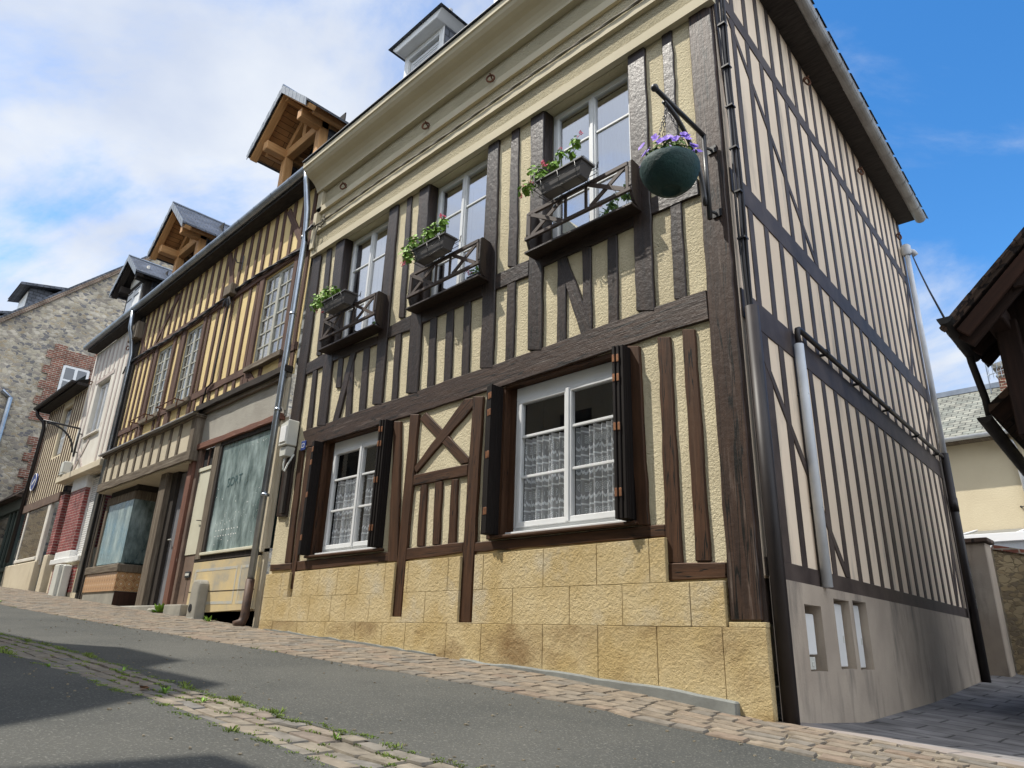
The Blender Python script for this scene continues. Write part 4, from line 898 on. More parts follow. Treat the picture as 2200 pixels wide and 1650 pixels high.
for ph in (0, pi):
    m.tube([(x, -.128+.007*cos(x*9+ph), 6.69+.007*sin(x*9+ph)+.006*sin(x*2.1)) for x in xs_range(-7.3, -.02, .06)], .012, 6)
m.tube([(-7.0,-.12,6.68),(-6.97,-.14,6.55),(-7.02,-.12,6.4),(-6.99,-.1,6.2)], .012, 6); m.tube([(-7.0,-.12,6.68),(-6.85,-.13,6.60),(-6.75,-.13,6.66)], .012, 6)
for x, z in ((-7.1,6.70),(-6.78,6.71)):
    for k in range(7): a = rr.random()*6.28; m.tube([(x,-.13,z),(x+.06*cos(a),-.15,z+.06*sin(a))], .009, 5)
o = m.build('cable', M_['cable_cream'], None, smooth=True); tag(o, 'twisted pair of painted cables running along the moulding under the cornice', 'cable')
m = MB()
for k, (dx, dy) in enumerate(((.0,-.0),(.022,.01),(.04,.03),(.012,.035))):
    m.tube([(.045+dx+.006*sin(z*3+k), .02+dy+.006*cos(z*2.3+k), z) for z in xs_range(2.95, 7.3, .2)], .012, 6)
for z in (3.6,4.05,4.5,4.95,5.4,5.9,6.4,6.9): m.box(.028,.098,.0,.068,z-.008,z+.008)
tag(m.build('cable_bundle', M_['cable'], None), 'bundle of black cables clipped down the corner edge of the tall house', 'cable')
t = thing('cable_duct', (.06,.03,-.1), 'dark pipe covering the cables at the foot of the corner', 'pipe')
m = MB(); m.tube([(.07,.055,-.12),(.07,.055,2.98)], .055, 20); m.build('pipe', M_['pipe_dark'], t, smooth=True)

# ------------------------------------------------------------------ side wall of the main house (painted framing)
def S(s, o, z): return SD*s+SN*o+Vector((0,0,z))
def sbox(mb, s0, s1, o0, o1, z0, z1):
    vs = [S(s, o, z) for z in (z0, z1) for s, o in ((s0,o0),(s1,o0),(s1,o1),(s0,o1))]
    return mb.add(vs, [(0,1,2,3),(7,6,5,4),(4,5,1,0),(5,6,2,1),(6,7,3,2),(7,4,0,3)])
def squad(mb, q, o0, o1):
    vs = [S(s, o1, z) for s, z in q]+[S(s, o0, z) for s, z in q]
    A = sum(q[i][0]*q[(i+1)%4][1]-q[(i+1)%4][0]*q[i][1] for i in range(4))
    fs = [(0,1,2,3),(7,6,5,4)]+[(i, i+4, (i+1)%4+4, (i+1)%4) for i in range(4)]
    if A < 0: fs = [f[::-1] for f in fs]
    return mb.add(vs, fs)
LS = 7.25
m = MB(); m.add([S(.0,0,.9),S(LS,0,.9),S(LS,0,7.6),S(0,0,7.6)], [(0,1,2,3)]); m.add([S(LS,0,.0),S(LS,-7,.0),S(LS,-7,7.6),S(LS,0,7.6)], [(0,1,2,3)]); m.build('side_wall', M_['side_wall'], house)
holes = [(.62,.98,.29,.76),(1.30,1.70,.30,.84),(1.80,2.19,.29,.855)]
m = MB(); po = .035
ss = sorted({0,LS,*[h[0] for h in holes],*[h[1] for h in holes]}); zz = sorted({-.5,.912,*[h[2] for h in holes],*[h[3] for h in holes]})
for a, b in zip(ss, ss[1:]):
    for c, d in zip(zz, zz[1:]):
        if any(h[0] <= a and b <= h[1] and h[2] <= c and d <= h[3] for h in holes): continue
        m.add([S(a,po,c),S(b,po,c),S(b,po,d),S(a,po,d)], [(0,1,2,3)])
m.add([S(0,po,.912),S(LS,po,.912),S(LS,-.05,.925),S(0,-.05,.925)], [(0,1,2,3)]); m.add([S(LS,po,-.5),S(LS,-.3,-.5),S(LS,-.3,.912),S(LS,po,.912)], [(0,1,2,3)])
for a, b, c, d in holes:
    e = -.13
    for q in ([S(a,po,c),S(a,po,d),S(a,e,d),S(a,e,c)], [S(b,po,c),S(b,e,c),S(b,e,d),S(b,po,d)], [S(a,po,c),S(a,e,c),S(b,e,c),S(b,po,c)], [S(a,po,d),S(b,po,d),S(b,e,d),S(a,e,d)], [S(a,e,c),S(a,e,d),S(b,e,d),S(b,e,c)]): m.add(q, [(0,1,2,3)])
m.build('side_base', M_['side_plinth'], house)
for a, b, c, d in holes:
    m = MB()
    if a < 1: sbox(m, a+.01, b-.03, -.125, -.02, c+.115, d-.06); 
    else: sbox(m, a+.008, b-.03, -.125, -.025, c+.015, d-.03)
    o = m.build('meter_hatch', M_['white_paint'], house, bevel=.006)
    m = MB()
    if a < 1: sbox(m, a+.06, b-.06, -.125, -.03, c+.01, c+.1); sbox(m, b-.14, b-.11, -.03, -.024, c+.03, c+.07)
    else: sbox(m, b-.08, b-.065, -.025, -.02, c+.2, c+.26)
    m.build('catch', M_['plastic'], o, bevel=.004)
SO = .008
def sstud(s0, z0, s1, z1, wd, name='stud', o=SO):
    m = MB(); squad(m, [(s0-wd/2,z0),(s0+wd/2,z0),(s1+wd/2,z1),(s1-wd/2,z1)], -.02, o+random.uniform(0,.002)); m.build(name, M_['side_timber'], house, bevel=.002)
for z0, z1 in ((.913,1.045),(2.91,3.17),(4.10,4.335)): m = MB(); sbox(m, .03, LS-.02, -.02, SO+.004, z0, z1); m.build('rail', M_['side_timber'], house, bevel=.002)
m = MB(); squad(m, [(.03,6.36),(LS-.02,6.17),(LS-.02,6.33),(.03,6.53)], -.02, SO+.003); m.build('rail', M_['side_timber'], house)
rs = random.Random(12)
for k in range(19):
    s = .46+.357*k
    if s > LS-.1: break
    sstud(s, 1.045, s-.01, 2.91, .105 if k not in (0, 9) else .14)
    sstud(s-.05+rs.uniform(-.02,.02), 3.17, s-.05, 4.10, .10)
    sstud(s-.02+rs.uniform(-.02,.02), 4.335, s-.02, lerp(6.36, 6.17, s/LS), .10)
    sstud(s+rs.uniform(-.02,.02), lerp(6.53, 6.33, s/LS), s, 7.5, .10)
for a in ((.18,2.91,1.86,1.05,.10),(LS-.7,1.05,LS-.12,2.91,.10),(.22,4.34,.05,6.3,.12),(.35,6.3,2.2,4.34,.11),(LS-.9,3.17,LS-.1,4.1,.10),(LS-1.0,4.34,LS-.12,6.17,.10)):
    sstud(a[0], a[1], a[2], a[3], a[4], 'brace', SO+.003)
m = MB(); sbox(m, LS-.1, LS+.02, -.1, SO+.005, .92, 7.5); m.build('post', M_['side_timber'], house)
m = MB(); sbox(m, .0, .1, -.05, -.003, .6, 7.5); m.build('post', M_['side_timber'], house)
# side eave: dark boarded soffit and half round gutter
m = MB(); sbox(m, .0, LS+.05, -.1, .30, 7.44, 7.50); m.build('soffit', M_['soffit'], house)
def gutter(parent, fn, ends, r, mt, name='gutter', n=10, joints=0):
    m = MB(); prof = [(r*cos(a), r*sin(a)) for a in [pi+pi*i/n for i in range(n+1)]]+[(r*.86*cos(a), r*.86*sin(a)) for a in [2*pi-pi*i/n for i in range(n+1)]]
    m.sweep(prof, ends, fn)
    for e in ends: m.add([fn(e, a, b) for a, b in prof[:n+1]], [tuple(range(n+1))])
    if joints:
        j = m; e = ends[0]
        k = int(abs(ends[-1]-ends[0])/joints)
        for i in range(1, k):
            q = lerp(ends[0], ends[-1], i/k); p2 = [(r*1.05*cos(a), r*1.05*sin(a)) for a in [pi+pi*x/n for x in range(n+1)]]
            j.sweep(p2, [q-.015, q+.015], fn)
    return m.build(name, mt, parent, smooth=False)
gutter(house, lambda e, a, b: S(e, .345+a, 7.55+b-.012*e), [-.1, LS+.1], .085, M_['zinc_old'], joints=.42)
m = MB()
for i in range(18): s = LS*i/17; m.add([S(s-.16,.45,7.555-.012*s),S(s+.21,.45,7.555-.012*s),S(s+.21,.2,7.66),S(s-.16,.2,7.66)], [(0,1,2,3)])
m.build('eave_slates', M_['slate'], house)
for s, z in ((2.68,7.2),(4.86,7.11),(6.92,7.01)): ring(S(s,.05,z), (1,-.4,.2))
# pipes on the side wall
m = MB(); m.tube([S(1.12,.06,.915), S(1.12,.06,3.03)], .042, 14); m.build('vent_pipe', M_['pipe_white'], house, smooth=True)
m = MB(); m.tube([S(1.12,.06,3.0), S(1.12,.06,3.14), S(1.13,.06,3.18), S(1.17,.06,3.20), S(4,.065,3.21), S(7.05,.07,3.22)], .026, 10); o = m.build('waste_pipe', M_['pipe_dark'], house, smooth=True)
m = MB()
for s in (1.9,2.95,4.1,5.5,6.7): m.tube([S(s,0,3.19), S(s,.065,3.19)], .016, 6); m.tube([S(s-.02,.065,3.21), S(s+.02,.065,3.21)], .032, 8)
for z in (1.55,2.55): m.tube([S(1.12,0,z), S(1.12,.1,z)], .014, 6)
m.build('pipe_clip', M_['black_metal'], house)
m = MB(); m.tube([S(7.08,.09,3.25), S(7.08,.09,6.72)], .042, 14); m.lathe(S(7.08,.09,6.70), [(.052,0),(.075,.03),(.075,.17),(.05,.2),(.001,.2)], 14); m.tube([S(7.1,.1,6.8), S(7.16,.17,6.78), S(7.2,.2,6.72)], .045, 10); m.build('downpipe', M_['pipe_white'], house, smooth=True)
m = MB(); m.tube([S(7.08,.09,.0), S(7.08,.09,3.28)], .056, 14); m.tube([S(7.08,.09,2.4), S(7.08,.09,2.6)], .062, 14); m.build('downpipe', M_['pipe_dark'], house, smooth=True)
# attic dormers with white frames
def hip_dormer(parent, x0, x1):
    xm = (x0+x1)/2; t0 = 7.9; zt = 9.0
    d = MB(); d.box(x0, x0+.10, 0, .1, t0, zt); d.box(x1-.10, x1, 0, .1, t0, zt); d.box(x0+.1, x1-.1, 0.001, .1, zt-.1, zt)
    o = d.build('dormer', M_['white_paint'], parent, bevel=.004)
    for q in (x0-.02, x1): d = MB(); d.box(q, q+.02, .02, 1.7, t0, zt); d.build('slate_cheek', M_['slate'], o)
    d = MB(); d.prism([(x0-.14,zt+.13),(x1+.14,zt+.13),(x1+.02,zt),(x0-.02,zt)], 1.8, -.17); d.build('dormer_cornice', M_['white_paint'], o, bevel=.01)
    d = MB(); e = zt+.131; a, b, c_, f = (x0-.18,-.22,e),(x1+.18,-.22,e),(x1+.18,2,e),(x0-.18,2,e); r1, r2 = (xm,.45,e+.75),(xm,2,e+.75)
    d.add([a,b,c_,f,r1,r2], [(0,1,4),(1,2,5,4),(3,0,4,5),(0,3,2,1)]); d.build('dormer_roof', M_['slate'], o)
    d = MB(); d.tube([(xm,.45,e+.7),(xm,.45,e+.9)], .04, 8); d.build('finial', M_['zinc_old'], o)
    d = MB()
    for q in (.12,.16,.2): d.box(x0+q, x1-q, .02+q*.2, .05+q*.2, zt-.1-q*.9, zt-.1-q*.9+.05); d.box(x0+q, x0+q+.035, .02+q*.2, .05+q*.2, t0, zt-.1-q*.9); d.box(x1-q-.035, x1-q, .02+q*.2, .05+q*.2, t0, zt-.1-q*.9)
    d.build('window_frame', M_['pvc'], o); d = MB(); d.box(x0+.1, x1-.1, .085, .095, t0, zt-.1); d.build('pane', M_['glass_up'], o)
    d = MB(); d.box(x0+.1, x1-.1, .3, .31, t0, zt-.1); d.build('interior', M_['dark'], o)
hip_dormer(house, -5.14, -4.2); hip_dormer(house, -3.12, -2.2)
# ------------------------------------------------------------------ helpers for the older houses
def piece(name, x0, x1, z0, z1, mt, parent, y1=-.03, y0=.005, grain=None, bevel=.006, lean=0):
    return MB().prism(wavy([(x0,z0),(x1,z0),(x1+lean,z1),(x0+lean,z1)], .3, .008), y0, y1).build(name, mt, parent, bevel=bevel, grain=grain or ((0,0,1) if z1-z0 > x1-x0 else (1,0,0)))
def slant(name, p, q, wd, mt, parent, y1=-.033):
    a, b = Vector(p), Vector(q); n = (b-a).normalized(); n = Vector((-n.y, n.x))*wd/2
    return MB().prism([tuple(a+n), tuple(b+n), tuple(b-n), tuple(a-n)], .005, y1).build(name, mt, parent, bevel=.006, grain=(b.x-a.x, 0, b.y-a.y))
def old_window(parent, x0, x1, z0, z1, cols, rows):
    yf = .02; o = MB(); o.box(x0,x1,yf,yf+.05,z0,z0+.06); o.box(x0,x1,yf,yf+.05,z1-.06,z1); o.box(x0,x0+.06,yf+.001,yf+.05,z0+.06,z1-.06); o.box(x1-.06,x1,yf+.001,yf+.05,z0+.06,z1-.06)
    w_ = o.build('window', M_['old_frame'], parent, bevel=.004); xm = (x0+x1)/2
    b = MB(); b.box(xm-.045, xm+.045, yf-.012, yf+.045, z0+.05, z1-.05); b.build('mullion', M_['old_frame'], w_, bevel=.004)
    for a, c in ((x0+.06, xm-.045), (xm+.045, x1-.06)):
        b = MB()
        for i in range(1, cols): q = lerp(a, c, i/cols); b.box(q-.011, q+.011, yf+.002, yf+.03, z0+.06, z1-.06)
        for j in range(1, rows): q = lerp(z0+.06, z1-.06, j/rows); b.box(a, c, yf, yf+.031, q-.012, q+.012)
        b.build('glazing_bars', M_['old_frame'], w_)
        b = MB(); b.box(a, c, yf+.014, yf+.02, z0+.06, z1-.06); b.build('pane', M_['glass_old'], w_)
    b = MB(); b.add([(x0,.3,z0),(x1,.3,z0),(x1,.3,z1),(x0,.3,z1)], [(0,1,2,3)]); b.build('net_curtain', M_['net_bright'], w_)
    return w_
M_['old_frame'] = mat('grey_green_frame', (.46,.46,.40), .7, (.36,.35,.30), 4, spec=.25)
M_['glass_old'] = glass_mat('window_glass_old', .12)
M_['net_bright'] = mat('white_blind', (.74,.76,.78), .9, (.62,.65,.68), 2, stretch=(4,4,.3))
# ------------------------------------------------------------------ yellow house with the empty shops
yel = thing('half_timbered_house', (-11.6, 0, .7), 'yellow ochre half-timbered house with weathered beams and two empty shopfronts', 'house')
YW = [(-8.86,-7.80,4.70,6.40),(-12.32,-11.42,4.70,6.36),(-13.90,-12.98,4.70,6.34)]
m = wall_holes(MB(), -15.8, -7.28, 4.2, 7.75, YW, depth=.02); m.build('wall', M_['ochre'], yel)
G = M_['old_timber']
ry = random.Random(17)
piece('rail', -15.8, -7.3, 6.42, 6.60, G, yel, -.045)
for a, b in ((-15.8,-13.95),(-12.93,-12.37),(-11.37,-8.92),(-7.75,-7.3)): piece('rail', a, b, 4.60, 4.74, G, yel, -.034)
for a, b, c, d in YW:
    piece('post', a-.17, a, 4.3, 6.42, G, yel, -.04); piece('post', b, b+.13, 4.3, 6.42, G, yel, -.04); piece('sill', a-.12, b+.1, 4.60, 4.70, M_['grey_timber'], yel, -.09)
    old_window(yel, a, b, c, d, 2, 6)
x = -7.42; k = 0
while x > -15.6:
    piece('stud', x-.05, x+.05, 6.60, 7.70, G, yel, -.024, lean=ry.uniform(-.02,.02))
    if not any(a-.24 < x < b+.2 for a, b, c, d in YW):
        piece('stud', x-.052, x+.052, 4.74, 6.42, G, yel, -.024, lean=ry.uniform(-.03,.03))
    if not any(a-.24 < x < b+.2 for a, b, c, d in YW) or k % 2: piece('stud', x-.055, x+.055, 4.25, 4.60, G, yel, -.022)
    x -= .335+ry.uniform(-.03,.03); k += 1
for p, q in (((-8.35,7.6),(-7.62,6.6)),((-10.75,7.65),(-10.25,6.6)),((-13.3,7.6),(-14.3,6.6)),((-15.6,7.5),(-15.0,6.6)),((-8.95,4.62),(-8.6,4.3))): slant('brace', p, q, .13, G, yel)
piece('post', -15.8, -15.45, .95, 7.7, M_['black_wood'], yel, -.05)
m = MB(); m.box(-15.85,-15.3,-.2,.0,7.05,7.5); m.build('bracket', M_['grey_timber'], yel, bevel=.02)
m = MB(); m.box(-19.3, -7.2, -.25, .0, 7.72, 7.78); m.build('soffit', M_['soffit'], yel)
gutter(yel, lambda e, a, b: Vector((e, -.285+a, 7.86+b)), [-19.4, -7.18], .085, M_['zinc'], joints=.62)
m = MB(); y0 = -.32; m.add([(-19.4,y0,7.88),(-7.18,y0,7.88),(-7.18,3.6,12.2),(-19.4,3.6,12.2)], [(0,1,2,3)]); m.add([(-19.4,3.6,12.2),(-7.18,3.6,12.2),(-7.18,7.5,7.8),(-19.4,7.5,7.8)], [(0,1,2,3)])
m.add([(-7.18,0,7.8),(-7.18,7.2,7.8),(-7.18,3.6,12.15)], [(0,1,2)]); m.build('roof', M_['slate'], yel)
# zinc downpipe at the joint with the tall house
m = MB(); m.tube([(-7.31,-.30,7.80),(-7.31,-.27,7.6),(-7.33,-.17,7.1),(-7.36,-.13,6.8),(-7.36,-.12,6.5),(-7.40,-.12,4.0),(-7.44,-.12,1.05)], .05, 14)
for z in (6.6,5.2,3.6,2.3): m.tube([(-7.385,-.12,z-.02),(-7.385,-.12,z+.02)], .058, 14)
m.build('downpipe', M_['zinc'], yel, smooth=True)
m = MB(); m.tube([(-7.44,-.12,1.12),(-7.45,-.12,.62),(-7.45,-.15,.54),(-7.46,-.24,.50)], [.06,.06,.064,.066], 14); m.build('pipe_shoe', M_['rust_pipe'] if 'rust_pipe' in M_ else M_['brown_stud'], yel, smooth=True)
m = MB(); m.tube([(-15.55,-.30,7.80),(-15.55,-.28,7.35),(-15.6,-.16,7.0),(-15.62,-.1,6.7),(-15.66,-.1,1.1)], .05, 12); m.build('downpipe', M_['zinc'], yel, smooth=True)
# right shop
piece('ledge', -10.66, -7.34, 4.22, 4.33, M_['black_wood'], yel, -.14); piece('ledge', -10.6, -7.36, 4.13, 4.22, M_['grey_timber'], yel, -.08)
m = MB(); m.box(-10.5,-7.32,-.03,.0,3.52,4.13); m.build('fascia_panel', M_['grey_rc'], yel)
m = MB(); m.prism([(-7.44,3.70),(-7.32,3.60),(-7.3,4.13),(-7.40,4.13)], -.03, -.06); m.build('loose_board', M_['cream_rc'], yel)
piece('lintel_board', -10.56, -7.36, 3.46, 3.56, M_['red_wood'], yel, -.09)
m = MB(); m.box(-10.6,-7.28,.0,.02,.3,1.55); m.box(-7.50,-7.28,.0,.02,1.5,3.5); m.box(-10.6,-10.2,.0,.02,1.5,3.5); m.build('wall', M_['cream_rc'], yel)
sw = MB(); sw.box(-9.44,-7.52,-.05,.0,3.38,3.46); sw.box(-9.44,-9.37,-.052,.0,1.60,3.38); sw.box(-7.57,-7.52,-.052,.0,1.60,3.38); w1 = sw.build('shop_window', M_['black_wood'], yel, bevel=.005)
m = MB(); m.box(-9.46,-7.5,-.08,.0,1.555,1.60); m.build('sill', M_['cream_door'], w1, bevel=.006)
m = MB(); m.box(-9.37,-7.57,-.02,-.012,1.60,3.38); m.build('pane', M_['shop_glass'], w1)
m = MB(); m.add([(-9.37,.25,1.6),(-7.57,.25,1.6),(-7.57,.25,3.38),(-9.37,.25,3.38)], [(0,1,2,3)]); m.build('interior', M_['teal_back'], w1)
r = random.Random(5); m = MB()
for _ in range(70):
    x, z = r.uniform(-9.3,-7.65), r.choice((r.uniform(1.7,2.6), r.uniform(1.7,2.3), r.uniform(1.7,3.3))); a = r.random()*3; l = r.uniform(.01,.035)
    m.add([(x,-.0225,z),(x+l*cos(a),-.0225,z+l*sin(a)),(x+l*cos(a)+.006,-.0225,z+l*sin(a)+.008),(x+.006,-.0225,z+.008)], [(0,1,2,3)])
for z in (1.92, 1.83): 
    for i in range(9): x = -9.1+.09*i+r.uniform(-.02,.02); m.add([(x,-.0225,z),(x+.03,-.0225,z),(x+.03,-.0225,z+.012),(x,-.0225,z+.02)], [(0,1,2,3)])
m.build('paint_flecks', M_['white_paint'], w1)
# words wiped in the dust of the pane
def text(s, size, loc, rot, mt, parent, name, ext=.001):
    c = bpy.data.curves.new(name, 'FONT'); c.body = s; c.size = size; c.extrude = ext; c.resolution_u = 3
    o = bpy.data.objects.new(name, c); dg = None; COL.objects.link(o); bpy.context.view_layer.update()
    me = bpy.data.meshes.new_from_object(o); COL.objects.unlink(o); bpy.data.objects.remove(o)
    q = bpy.data.objects.new(name, me); COL.objects.link(q); me.materials.clear(); me.materials.append(mt)
    if parent is not None: q.parent = parent; q.location = Vector(loc)-Vector(parent.get('_base', (0,0,0)))
    else: q.location = loc
    q.rotation_euler = rot; return q
M_['wiped'] = mat('wiped_dust', (.05,.10,.10), .5)
q = text('SORT', .21, (-8.98,-.0235,2.62), (pi/2, radians(-3), 0), M_['wiped'], w1, 'wiped_letters', .0005); 
piece('post', -9.66, -9.45, 1.50, 3.48, M_['grey_timber'], yel, -.06)
piece('post', -7.52, -7.40, 1.50, 3.48, M_['cream_rc'], yel, -.045)
m = MB(); m.box(-9.70,-7.46,-.05,.0,1.46,1.553); m.build('sill_beam', M_['black_wood'], yel, bevel=.01)
m = MB(); m.prism([(-9.70,.66),(-7.42,.72),(-7.44,1.455),(-9.68,1.455)], .0, -.045); m.build('stall_riser', M_['riser'], yel, bevel=.006)
m = MB()
for a, b, c, d in ((-9.55,-8.06,.80,1.30),(-7.96,-7.55,.80,1.30)):
    for q in ((a,b,c,c+.04),(a,b,d,d+.04),(a,a+.04,c+.04,d),(b-.04,b,c+.04,d)): m.box(q[0],q[1],-.0475,-.0455,q[2],q[3])
m.build('painted_lines', M_['riser_line'], yel)
m = MB(); m.box(-9.68,-7.44,-.048,-.0455,.985,.997); m.build('crack', M_['black_wood'], yel)
m = MB(); m.box(-9.7,-7.42,.0,.03,.2,.7); m.build('void', M_['dark'], yel)
# door of the right shop
m = MB(); m.box(-10.22,-9.68,-.01,.02,.80,1.60); dr = m.build('door', M_['brown_door'], yel, bevel=.004)
m = MB(); m.box(-10.20,-9.70,-.022,-.008,1.60,3.02); m.build('door_panel', M_['cream_door'], dr, bevel=.004)
m = MB(); m.box(-10.02,-9.82,-.03,-.008,1.23,1.33); m.build('letterbox', M_['black_metal'], dr, bevel=.006)
m = MB(); m.box(-9.99,-9.85,-.034,-.029,1.26,1.30); m.build('letterbox_flap', M_['plastic'], dr)
m = MB(); m.box(-9.925,-9.915,-.0125,-.009,.84,1.22); m.build('door_groove', M_['dark'], dr)
m = MB(); m.tube([(-9.76,-.02,2.15),(-9.76,-.06,2.15),(-9.86,-.06,2.16)], .008, 6); m.build('handle', M_['black_metal'], dr)
piece('transom', -10.24, -9.66, 3.03, 3.10, M_['cream_door'], yel, -.04)
m = MB(); m.box(-10.2,-9.68,.0,.012,3.1,3.44); m.build('transom_window', M_['dark'], yel); m = MB()
for x in (-10.2,-9.95,-9.72): m.box(x,x+.035,-.02,.0,3.1,3.44)
m.build('transom_bars', M_['old_timber'], yel)
piece('door_post', -10.33, -10.22, .75, 3.46, M_['brown_stud'], yel, -.06)
piece('red_post', -10.60, -10.40, .80, 3.50, M_['red_wood'], yel, -.09)
m = MB(); m.box(-10.3,-9.6,-.16,.0,.3,.80); m.build('doorstep', M_['concrete'], yel, bevel=.01)
m = MB(); m.box(-10.54,-10.46,-.094,-.088,3.30,3.40); m.build('plate', M_['blue'], yel)
# corner shop with its jettied front
JY = -.16
m = MB(); m.box(-15.35,-10.42,JY,.0,3.42,4.1); jet = m.build('jetty_wall', M_['cream_rc'], yel)
piece('beam', -15.45, -10.36, 3.26, 3.44, M_['grey_timber'], yel, JY-.04, 0); piece('cornice', -15.55, -10.34, 4.06, 4.12, M_['grey_timber'], yel, JY-.06, 0)
m = MB(); m.add([(-15.6,JY-.14,4.125),(-10.3,JY-.14,4.125),(-10.3,-.03,4.26),(-15.6,-.03,4.26)], [(0,1,2,3)]); m.add([(-15.6,JY-.14,4.10),(-10.3,JY-.14,4.10),(-10.3,JY-.14,4.125),(-15.6,JY-.14,4.125)], [(0,1,2,3)]); m.add([(-15.6,JY-.14,4.10),(-15.6,-.03,4.10),(-10.3,-.03,4.10),(-10.3,JY-.14,4.10)], [(0,1,2,3)]); m.build('lead_flashing', M_['zinc_old'], yel)
x = -15.2
while x < -10.7:
    piece('stud', x-.05, x+.05, 3.44, 4.06, M_['grey_timber'], yel, JY-.022, JY+.01); x += .455
piece('post', -10.56, -10.38, 3.30, 4.10, M_['grey_timber'], yel, JY-.035, 0)
m = MB(); m.box(-15.4,-10.5,JY,.6,3.235,3.265); m.build('recess_ceiling', M_['cream_rc'], yel)
m = MB(); m.box(-15.4,-10.4,.62,.66,.5,3.3); m.box(-10.62,-10.58,.0,.62,.5,3.3); m.build('recess_wall', M_['black_wood'], yel)
cw = MB(); cw.box(-15.12,-13.42,-.02,.03,2.93,3.10); cw.box(-13.47,-13.42,.03,.5,2.93,3.12); cw.box(-15.12,-14.98,-.02,.03,1.62,2.93)
cwin = cw.build('corner_shop_window', M_['grey_timber'], yel, bevel=.01)
m = MB(); m.box(-14.98,-13.43,.0,.008,1.65,2.93); m.build('pane', M_['shop_glass'], cwin); m = MB(); m.box(-13.442,-13.434,.008,.5,1.65,2.93); m.build('pane', M_['shop_glass'], cwin)
m = MB(); m.box(-15.0,-13.46,.44,.46,1.65,2.93); m.build('interior', M_['teal_back'], cwin)
m = MB(); m.box(-13.46,-13.40,.0,.5,3.12,3.24); m.box(-15.1,-13.44,.03,.5,3.1,3.24); m.build('dark_panel', M_['black_wood'], cwin)
m = MB(); m.box(-15.45,-13.36,-.06,.5,1.46,1.62); m.build('sill', M_['grey_timber'], cwin, bevel=.015, grain=(1,0,0))
m = MB(); m.box(-15.38,-13.39,-.035,.5,1.10,1.46); m.build('tiled_riser', M_['retro_tile'], yel)
m = MB(); m.box(-15.38,-13.40,-.015,.5,.6,1.10); m.build('riser_base', M_['concrete'], yel)
m = MB(); m.box(-13.399,-13.39,-.01,.5,.7,1.09); m.build('riser_base', M_['plank_red'], yel)
piece('column', -11.99, -11.66, .70, 3.26, M_['grey_timber'], yel, -.05, .28)
m = MB(); m.box(-11.66,-11.4,.05,.3,.7,3.25); m.build('recess_wall', M_['black_wood'], yel)
m = MB(); m.box(-11.40,-10.66,.12,.16,.75,3.2); d2 = m.build('door', M_['grey_door'], yel, bevel=.004); m = MB(); m.tube([(-11.3,.12,1.95),(-11.3,.06,1.95),(-11.15,.06,1.95)], .01, 6); m.build('handle', M_['plastic'], d2)
piece('post', -15.70, -15.40, .9, 3.3, M_['grey_timber'], yel, -.03)
m = MB(); m.box(-13.5,-10.65,-.10,.5,.3,.80); m.build('doorstep', M_['concrete'], yel, bevel=.015)
m = MB(); m.box(-10.95,-10.63,-.2,-.10,.45,.75); m.build('step_stone', M_['concrete'], yel, bevel=.03)
# cables and brackets on the yellow front
m = MB(); xs = xs_range(-15.6, -7.35, .12)
for ph in (0, 2.1, 4.2): m.tube([(x, -.075+.014*cos(x*5+ph), 6.50+.016*sin(x*5+ph)+.05*sin((x+11)*1.1)-.03*(x < -13)) for x in xs], .014, 6)
m.tube([(-7.35,-.09,6.5),(-7.2,-.2,6.6),(-7.1,-.15,6.72)], .02, 6)
m.tube([(-15.6,-.07,6.45),(-15.75,-.12,6.40),(-15.95,-.1,6.28)], .02, 6)
m.tube([(-10.15,-.06,6.48),(-10.2,-.07,6.3),(-10.3,-.05,5.7),(-10.35,-.05,5.0),(-10.3,-.06,4.75),(-10.55,-.06,4.68),(-10.6,-.06,4.3)], .016, 6)
tag(m.build('cable', M_['cable'], None, smooth=True), 'sagging black cables strung along the yellow house above its windows', 'cable')
t = thing('junction_box', (-10.15,-.05,6.5), 'small dark junction box bristling with cable ends between the windows of the yellow house', 'junction box')
m = MB(); m.box(-10.32,-9.98,-.17,-.03,6.46,6.68); m.build('box', M_['grey_timber'], t, bevel=.01); m = MB(); r = random.Random(9)
for _ in range(16): a = r.random()*6.28; m.tube([(-10.15,-.12,6.45),(-10.15+.12*cos(a),-.14,6.4-.06*r.random()),(-10.15+.2*cos(a),-.12,6.32-.12*r.random())], .008, 5)
m.build('cable_ends', M_['cable'], t)
for x in (-11.87, -13.44):
    m = MB(); m.tube([(x-.5,-.05,4.62),(x-.5,-.30,4.62)], .012, 6); m.tube([(x+.4,-.05,4.62),(x+.4,-.30,4.62)], .012, 6); m.tube([(x-.55,-.28,4.62),(x+.45,-.28,4.62)], .012, 6); m.tube([(x-.5,-.22,4.62),(x-.5,-.22,4.45)], .012, 6); m.tube([(x+.4,-.22,4.62),(x+.4,-.22,4.45)], .012, 6)
    m.build('window_rail', M_['rust'], yel)
m = MB(); m.tube([(-10.0,-.03,7.15),(-10.0,-.14,7.12),(-10.0,-.18,7.2)], .012, 6); m.tube([(-10.0,-.03,7.32),(-10.0,-.03,7.0)], .012, 6); m.build('iron_hook', M_['black_metal'], yel)
